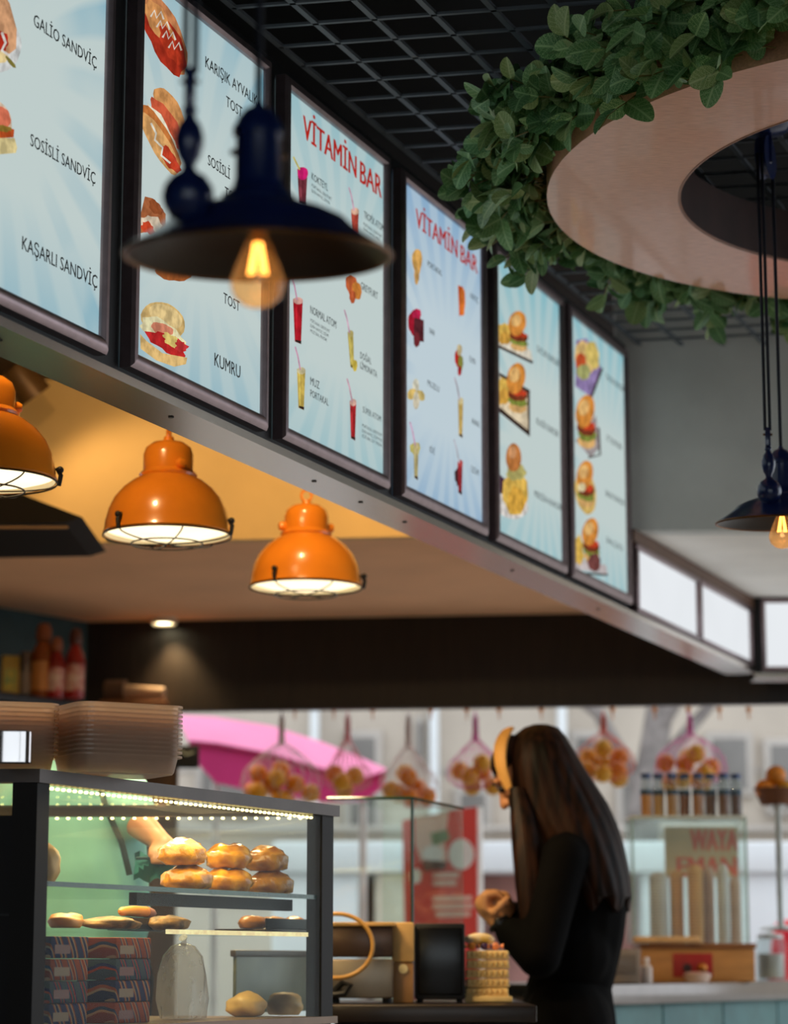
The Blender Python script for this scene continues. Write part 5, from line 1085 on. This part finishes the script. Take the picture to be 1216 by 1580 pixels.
# ================================================================== PEOPLE
def fuse(name, caps, voxel, m, parent, origin, extra=None, smooth=5):
    """one continuous surface grown from tapered limbs (p0, r0, p1, r1) and ellipsoids"""
    mb = MB()
    for p0, r0, p1, r1 in caps:
        p0, p1 = Vector(p0)-origin, Vector(p1)-origin
        d = p1-p0; n = 10
        mb.tube([p0+d*(i/4) for i in range(5)], [r0+(r1-r0)*i/4 for i in range(5)], 14)
        mb.ball(p0, r0, 14); mb.ball(p1, r1, 14)
    for c, r3, rot in (extra or []):
        mb.ball(Vector(c)-origin, 1, 18, sx=r3[0], sy=r3[1], sz=r3[2], rot=rot)
    me = mb.mesh(name+'_src', m); ob = bpy.data.objects.new(name+'_src', me); col.objects.link(ob)
    rm = ob.modifiers.new('r', 'REMESH'); rm.mode = 'VOXEL'; rm.voxel_size = voxel
    sm = ob.modifiers.new('s', 'SMOOTH'); sm.factor = .5; sm.iterations = smooth
    dg = bpy.context.evaluated_depsgraph_get(); me2 = bpy.data.meshes.new_from_object(ob.evaluated_get(dg)); me2.name = name
    bpy.data.objects.remove(ob); bpy.data.meshes.remove(me)
    for p in me2.polygons: p.use_smooth = True
    if not me2.materials: me2.materials.append(m)
    return link(name, me2, parent)
M_skin = mat('warm_skin', (214, 150, 104), .5, var=.06, scale=8); M_blk = mat('black_cloth', (8, 7, 7), .85, var=.25, scale=9, spec=.08)
M_hair = mat('dark_brown_hair', (50, 29, 18), .5, var=.5, scale=9, stretch=(5, 5, .5), c2=(10, 7, 6), spec=.14)
# ---- woman at the counter
WY = 7.0
def W(px, py, dy=0): return ony(px, py, WY+dy)
org = Vector((W(878, 1500).x, WY, 0))
wo = thing('person', 'person with long dark hair and a yellow headband, in black, bending over the counter', 'person', org)
yaw = math.radians(16); fw = Vector((-math.cos(yaw), math.sin(yaw), 0)); th = math.radians(36)
hf = fw*math.cos(th)+Vector((0, 0, -math.sin(th))); hu = fw*math.sin(th)+Vector((0, 0, math.cos(th))); hs = hu.cross(hf)
HR = Matrix((hf, hs, hu)).transposed().to_4x4().to_3x3()
hc = W(815, 1193)
def hp_(f, s, u): return hc+hf*f+hs*s+hu*u
ank = lambda dy: (Vector((org.x+.02, WY+dy, .09)))
shL, elL, wrL = W(866, 1320, -.16), W(832, 1474, -.22), W(774, 1430, -.17)
shR, elR, wrR = W(866, 1318, .16), W(812, 1455, .18), W(782, 1402, .02)
pal = W(752, 1404, -.16)
caps = [(W(880, 1570), .10, W(888, 1400), .10), (W(888, 1400), .10, W(872, 1300), .085), (W(872, 1300), .06, hp_(-.03, 0, -.07), .05), (hp_(-.03, 0, -.07), .05, hc, .06),
        (shL, .05, W(872, 1300), .06), (shR, .05, W(872, 1300), .06), (shL, .046, elL, .038), (elL, .036, wrL, .025), (shR, .046, elR, .038), (elR, .036, wrR, .025),
        (W(880, 1570, -.08), .09, Vector((org.x, WY-.09, .47)), .055), (W(880, 1570, .08), .09, Vector((org.x, WY+.09, .47)), .055),
        (Vector((org.x, WY-.09, .47)), .055, ank(-.09), .036), (Vector((org.x, WY+.09, .47)), .055, ank(.09), .036), (ank(-.09)-Vector((0, 0, .05)), .036, ank(-.09)+fw*.15-Vector((0, 0, .055)), .03), (ank(.09)-Vector((0, 0, .05)), .036, ank(.09)+fw*.15-Vector((0, 0, .055)), .03),
        (wrL, .025, pal, .027), (pal, .027, W(746, 1394, -.16), .026),
        (hp_(.088, 0, .012), .010, hp_(.112, 0, -.032), .013), (hp_(.098, -.014, -.034), .008, hp_(.098, .014, -.034), .008),
        (hp_(.090, -.016, -.058), .008, hp_(.090, .016, -.058), .008), (hp_(.082, -.05, .028), .010, hp_(.092, 0, .022), .010), (hp_(.082, .05, .028), .010, hp_(.092, 0, .022), .010)]
# fingers of the near hand: four curled, thumb closing against them
for k, (bx_, by_, dy) in enumerate(((742, 1396, -.19), (743, 1391, -.168), (746, 1387, -.148), (750, 1385, -.128))):
    m_ = W(bx_+5-k, by_-14+k*2, dy); t_ = W(bx_+24-k*2, by_-17+k*3, dy+.01); e_ = W(bx_+35-k*3, by_-8+k*2, dy+.015)
    caps += [(W(bx_+6, by_+6, dy), .011, m_, .0095), (m_, .0095, t_, .009), (t_, .009, e_, .008)]
caps += [(W(762, 1408, -.2), .012, W(774, 1396, -.21), .0105), (W(774, 1396, -.21), .0105, W(783, 1386, -.20), .009)]
caps += [(wrR, .025, W(776, 1388, -.0), .026)]
for k in range(4):
    b_ = W(776, 1386, -.02+.018*k); caps += [(b_, .010, W(764, 1378+k, -.03+.018*k), .009), (W(764, 1378+k, -.03+.018*k), .009, W(758, 1388, -.04+.018*k), .008)]
caps += [(W(782, 1396, -.03), .011, W(770, 1394, -.05), .009)]
body = fuse('body', caps, .0065, M_skin, wo, org, [(hc, (.092, .074, .098), HR), (hp_(.034, 0, -.055), (.056, .052, .058), HR), (hp_(-.005, .072, -.01), (.016, .010, .028), HR), (hp_(-.005, -.072, -.01), (.016, .010, .028), HR)], 3)
for s_e in (-.032, .032):
    ey = MB().ball(hp_(.083, s_e, .004)-org, .012, 12).build('eye', mat('eye_dark', (36, 24, 18), .2), body, True)
    MB().tube([hp_(.090, s_e-.016, .026)-org, hp_(.097, s_e, .030)-org, hp_(.090, s_e+.016, .026)-org], .004, 6).build('eyebrow', M_hair, body, True)
MB().tube([hp_(.095, -.02, -.058)-org, hp_(.099, 0, -.058)-org, hp_(.095, .02, -.058)-org], .0045, 6).build('lips', mat('lip_tone', (170, 84, 70), .5), body, True)
fuse('shirt', [(W(884, 1508), .118, W(892, 1440), .132), (W(892, 1440), .132, W(898, 1385), .132), (W(898, 1385), .132, W(884, 1322), .105), (W(884, 1322), .10, W(866, 1292), .066),
               (W(876, 1322, -.12), .075, W(876, 1322, .12), .075), (W(870, 1325, -.155), .068, elL, .062), (elL, .064, W(790, 1440, -.185), .047), (W(790, 1440, -.185), .047, W(781, 1434, -.178), .036),
               (W(870, 1325, .155), .068, elR, .062), (elR, .062, W(790, 1412, .05), .042), (W(884, 1470, -.05), .115, W(884, 1470, .05), .115)], .010, M_blk, wo, org, None, 4)
fuse('trousers', [(W(878, 1530), .125, W(876, 1575), .14), (W(876, 1575, -.07), .125, Vector((org.x, WY-.09, .47)), .08), (W(876, 1575, .07), .125, Vector((org.x, WY+.09, .47)), .08), (Vector((org.x, WY-.09, .47)), .08, ank(-.09)+Vector((0, 0, .02)), .06), (Vector((org.x, WY+.09, .47)), .08, ank(.09)+Vector((0, 0, .02)), .06), (W(850, 1580, 0), .10, W(860, 1640, 0), .09)], .012, M_blk, wo, org, None, 4)
for dy in (-.09, .09): MB().ball(ank(dy)+fw*.07-Vector((0, 0, .05))-org, 1, 14, sx=.14, sy=.05, sz=.04).build('shoe', mat('black_shoe', (20, 18, 18), .4), wo, True)
# hair: lofted mass with strand ridges, crown to mid back, plus front locks
def hair_loft(rows, ridges, amp, name, seed):
    n = 72; vs = []; fs = []; r_ = random.Random(seed); ph = [r_.random()*6 for _ in range(6)]
    for k, (py, x0, x1, dep, dyc) in enumerate(rows):
        c = W((x0+x1)/2, py, dyc); hw = abs(W(x1, py).x-W(x0, py).x)/2
        for i in range(n):
            a = 2*PI*i/n; t = k/len(rows)
            q = 1+amp*(math.sin(ridges*a+ph[0]+2*t)*.6+math.sin((ridges*2+3)*a+ph[1]-3*t)*.4)*min(1, t*3)
            dz = -.02*math.sin(7*a+ph[2])*(1 if k >= len(rows)-2 else 0)
            vs.append(c+Vector((math.cos(a)*hw*q, math.sin(a)*dep*q, dz))-org)
    m_ = len(rows)
    for k in range(m_-1):
        for i in range(n): fs.append((k*n+i, k*n+(i+1) % n, (k+1)*n+(i+1) % n, (k+1)*n+i))
    fs += [tuple(range(n)), tuple((m_-1)*n+i for i in range(n))[::-1]]
    return MB().add(vs, fs)
rows = [(1118, 822, 846, .02, 0), (1123, 808, 862, .045, 0), (1134, 794, 871, .068, 0), (1150, 785, 881, .098, 0), (1180, 781, 898, .118, 0), (1210, 783, 917, .125, 0), (1240, 786, 936, .132, 0), (1270, 794, 950, .145, 0), (1300, 812, 960, .155, 0), (1330, 836, 967, .16, 0), (1360, 852, 973, .16, 0), (1385, 866, 975, .155, 0), (1396, 874, 970, .14, 0), (1400, 890, 955, .10, 0)]
hair = hair_loft(rows, 17, .035, 'hair', 3).build('hair', M_hair, wo, True)
for nm_, rr_ in (('front_lock', [(1215, 786, 812, .02, -.09), (1260, 788, 826, .03, -.12), (1310, 792, 834, .035, -.15), (1360, 796, 838, .035, -.17), (1400, 800, 838, .03, -.18), (1430, 806, 832, .02, -.19), (1440, 814, 824, .006, -.19)]),
                 ('front_lock', [(1215, 790, 804, .02, .05), (1260, 787, 806, .025, .05), (1310, 790, 812, .025, .06), (1360, 795, 815, .02, .06), (1385, 800, 808, .006, .06)]),
                 ('fringe', [(1136, 776, 800, .05, 0), (1150, 766, 800, .065, 0), (1170, 758, 800, .07, 0), (1186, 757, 796, .066, .01), (1194, 764, 792, .05, .02), (1198, 772, 788, .03, .02)])):
    hair_loft(rr_, 9, .05, nm_, len(nm_)).build(nm_, M_hair, hair, True)
# headband over the crown
mb = MB(); vs = []; fs = []; n = 40
ctl = [W(792, 1240, -.080), W(784, 1216, -.088), W(772, 1180, -.088), (W(772, 1147, -.064)), W(781, 1127, 0), W(772, 1147, .064), W(772, 1180, .088), W(784, 1216, .088), W(792, 1240, .08)]
def crom(P, t):
    k = min(int(t), len(P)-4); u = t-k; a, b, c, d = P[k:k+4]
    return (b*2+(c-a)*u+(a*2-b*5+c*4-d)*u*u+(b*3-a-c*3+d)*u*u*u)*.5
hcen = W(812, 1186)
for i in range(n+1):
    t = (len(ctl)-3)*i/n*.9999; c = crom(ctl, t); nr = (c-hcen).normalized(); tgv = (crom(ctl, min(t+.02, len(ctl)-3-.001))-crom(ctl, max(t-.02, 0))).normalized()
    bf = tgv.cross(nr).normalized(); a = abs(i/n*2-1); wd = .024*(1-.5*a*a)
    for w_, o_ in ((-wd, 0), (-wd*.4, .006), (wd*.4, .006), (wd, 0), (wd, -.006), (-wd, -.006)): vs.append(c+bf*w_+nr*o_-org)
for i in range(n):
    for j in range(6): fs.append((i*6+j, i*6+(j+1) % 6, (i+1)*6+(j+1) % 6, (i+1)*6+j))
mb.add(vs, fs).build('headband', mat('yellow_headband', (236, 178, 96), .6, var=.05), wo, True)
wd_ = (pal-wrL).normalized(); wt = wrL+(pal-wrL)*.18; u_ = wd_.orthogonal().normalized(); v_ = wd_.cross(u_)
wtc = MB(); wtc.tube([wt+(u_*math.cos(2*PI*i/20)+v_*math.sin(2*PI*i/20))*.028-org for i in range(20)], .007, 8, closed=True).build('watch', M_black, wo, True)
MB().ball(wt+Vector((0, -.03, .002))-org, .016, 12, sy=.5).build('watch_face', mat('watch_face', (30, 30, 34), .15), wo, True)
# ---- person in mint behind the case
MY = 5.72
def Mq(px, py, dy=0): return ony(px, py, MY+dy)
org2 = Vector((Mq(112, 1400).x, MY, 0)); pm = thing('person', 'person in a mint green shirt seen through the glass display case', 'person', org2)
hd2 = Mq(140, 1158, -.02); fz = lambda z, dx=0, dy=0: Vector((org2.x+dx, MY+dy, z))
sA, eA, hA = Mq(192, 1225, -.02), Mq(206, 1262, -.10), Mq(244, 1296, -.16); sB, eB, hB = Mq(22, 1225), Mq(0, 1310, -.05), Mq(20, 1360, -.14)
cp2 = [(fz(.9), .11, fz(1.12), .11), (fz(1.12), .11, fz(1.26), .10), (fz(1.24), .06, hd2, .05), (sA, .05, fz(1.27), .06), (sB, .05, fz(1.27), .06), (sA, .044, eA, .04), (eA, .04, hA, .026), (sB, .044, eB, .038), (eB, .036, hB, .026),
       (fz(.9, -.09), .09, fz(.48, -.09), .06), (fz(.9, .09), .09, fz(.48, .09), .06), (fz(.48, -.09), .06, fz(.08, -.09), .04), (fz(.48, .09), .06, fz(.08, .09), .04), (fz(.035, -.09), .035, fz(.035, -.09, -.15), .03), (fz(.035, .09), .035, fz(.035, .09, -.15), .03), (hd2+Vector((0, -.08, -.0)), .012, hd2+Vector((0, -.098, -.03)), .013)]
for hh in (hA, hB):
    pl_ = hh+Vector((.02, -.04, -.02)); cp2.append((hh, .026, pl_, .028))
    for k in range(4): b_ = pl_+Vector((-.027+.018*k, -.01, 0)); cp2 += [(b_, .010, b_+Vector((0, -.035, -.012)), .009), (b_+Vector((0, -.035, -.012)), .009, b_+Vector((.004, -.05, -.035)), .008)]
    cp2 += [(pl_+Vector((.03, .01, 0)), .011, pl_+Vector((.045, -.025, -.012)), .009)]
bd2 = fuse('body', cp2, .009, M_skin, pm, org2, [(hd2, (.074, .088, .10), None), (hd2+Vector((0, -.02, -.05)), (.055, .06, .06), None)], 3)
for sx in (-.03, .03): MB().ball(hd2+Vector((sx, -.082, .0))-org2, .011, 10).build('eye', MATS['eye_dark'], bd2, True)
M_mint = mat('mint_cloth', (156, 224, 214), .8, var=.10, scale=5)
fuse('shirt', [(fz(.88), .135, fz(1.10), .145), (fz(1.10), .145, fz(1.26), .125), (fz(1.0, -.06), .125, fz(1.24, -.06), .12), (fz(1.0, .06), .125, fz(1.24, .05), .115), (sA, .062, fz(1.26), .09), (sB, .062, fz(1.26), .09), (sA, .062, sA+(eA-sA)*.9, .056), (sB, .062, sB+(eB-sB)*.7, .056)], .012, M_mint, pm, org2, None, 4)
fuse('trousers', [(fz(.9), .13, fz(.84), .13), (fz(.86, -.09), .105, fz(.48, -.09), .08), (fz(.86, .09), .105, fz(.48, .09), .08), (fz(.48, -.09), .08, fz(.1, -.09), .062), (fz(.48, .09), .08, fz(.1, .09), .062)], .014, M_blk, pm, org2, None, 4)
h2 = MB(); h2.ball(hd2+Vector((0, .018, .018))-org2, 1, 20, sx=.084, sy=.088, sz=.098); h2.build('hair', M_hair, pm, True)
MB().tube([Mq(150, 1200, -.16)-org2, Mq(165, 1250, -.165)-org2, Mq(188, 1300, -.165)-org2, Mq(200, 1350, -.16)-org2], .007, 8).build('apron_strap', mat('dark_green_strap', (40, 60, 54), .7), pm, True)
ph_ = thing('cleaning_cloth', 'teal cloth in the hand of the person in mint', 'cloth', hA+Vector((.0, -.075, -.045)))
mb = MB(); vs = []; fs = []
for i in range(9):
    for j in range(6): vs.append((-.045+i*.011, .012*math.sin(i*1.1+j), .012-j*.012+.006*math.sin(i*1.7)))
for i in range(8):
    for j in range(5): fs.append((i*6+j, (i+1)*6+j, (i+1)*6+j+1, i*6+j+1))
n_ = len(vs); vs += [(x, y+.006, z) for x, y, z in vs]; fs += [tuple(k+n_ for k in f[::-1]) for f in fs]
mb.add(vs, fs).build('folded_cloth', mat('teal_cloth', (40, 120, 120), .8), ph_, True); MB().tube([(-.04, -.012, .0), (.04, -.012, .002)], .004, 6).build('cloth_hem', mat('dark_teal_hem', (26, 70, 74), .8), ph_, True)
# ---- person in red outside
org3 = Vector((ony(1262, 1450, 12).x, 12.0, -.03)); pr_ = thing('person', 'person in a bright red top on the street at the right edge', 'person', org3); g3 = lambda x, z, y=0: org3+Vector((x, y, z))
cp3 = [(g3(0, .75), .10, g3(0, 1.08), .10), (g3(0, 1.08), .07, g3(0, 1.26), .045), (g3(-.15, 1.08), .045, g3(.15, 1.08), .045), (g3(-.16, 1.08), .042, g3(-.2, .82), .036), (g3(-.2, .82), .034, g3(-.18, .62, -.06), .024), (g3(.16, 1.08), .042, g3(.2, .82), .036), (g3(.2, .82), .034, g3(.18, .62, -.06), .024), (g3(-.08, .75), .08, g3(-.08, .42), .055), (g3(.08, .75), .08, g3(.08, .42), .055), (g3(-.08, .42), .055, g3(-.08, .07), .036), (g3(.08, .42), .055, g3(.08, .07), .036), (g3(-.08, .032), .032, g3(-.08, .032, -.14), .028), (g3(.08, .032), .032, g3(.08, .032, -.14), .028)]
for sx in (-.18, .18):
    for k in range(4): cp3.append((g3(sx-.02+.014*k, .60, -.06), .009, g3(sx-.02+.014*k, .535, -.07), .007))
    cp3.append((g3(sx, .61, -.06), .022, g3(sx, .585, -.065), .024)); cp3.append((g3(sx, .60, -.08), .010, g3(sx*.85, .565, -.095), .008))
bd3 = fuse('body', cp3, .012, M_skin, pr_, org3, [(g3(0, 1.33), (.072, .088, .10), None), (g3(0, 1.31, -.09), (.012, .02, .022), None)], 3)
fuse('red_top', [(g3(0, .72), .125, g3(0, 1.06), .13), (g3(-.14, 1.07), .062, g3(.14, 1.07), .062), (g3(-.16, 1.08), .058, g3(-.2, .82), .052), (g3(-.2, .82), .05, g3(-.18, .64, -.055), .04), (g3(.16, 1.08), .058, g3(.2, .82), .052), (g3(.2, .82), .05, g3(.18, .64, -.055), .04), (g3(-.08, .75), .11, g3(.08, .75), .11)], .014, mat('red_cloth', (226, 30, 52), .7), pr_, org3, None, 4)
fuse('trousers', [(g3(-.07, .74), .10, g3(-.08, .42), .075), (g3(.07, .74), .10, g3(.08, .42), .075), (g3(-.08, .42), .075, g3(-.08, .1), .06), (g3(.08, .42), .075, g3(.08, .1), .06)], .014, mat('denim', (50, 60, 84), .8), pr_, org3, None, 4)
for sx in (-.03, .03): MB().ball(g3(sx, 1.335, -.08)-org3, .012, 10).build('eye', MATS['eye_dark'], bd3, True)
MB().tube([g3(-.02, 1.27, -.078)-org3, g3(0, 1.268, -.083)-org3, g3(.02, 1.27, -.078)-org3], .005, 6).build('lips', MATS['lip_tone'], bd3, True)
MB().ball(g3(0, 1.365, .025)-org3, 1, 18, sx=.082, sy=.09, sz=.098).build('hair', M_hair, pr_, True)
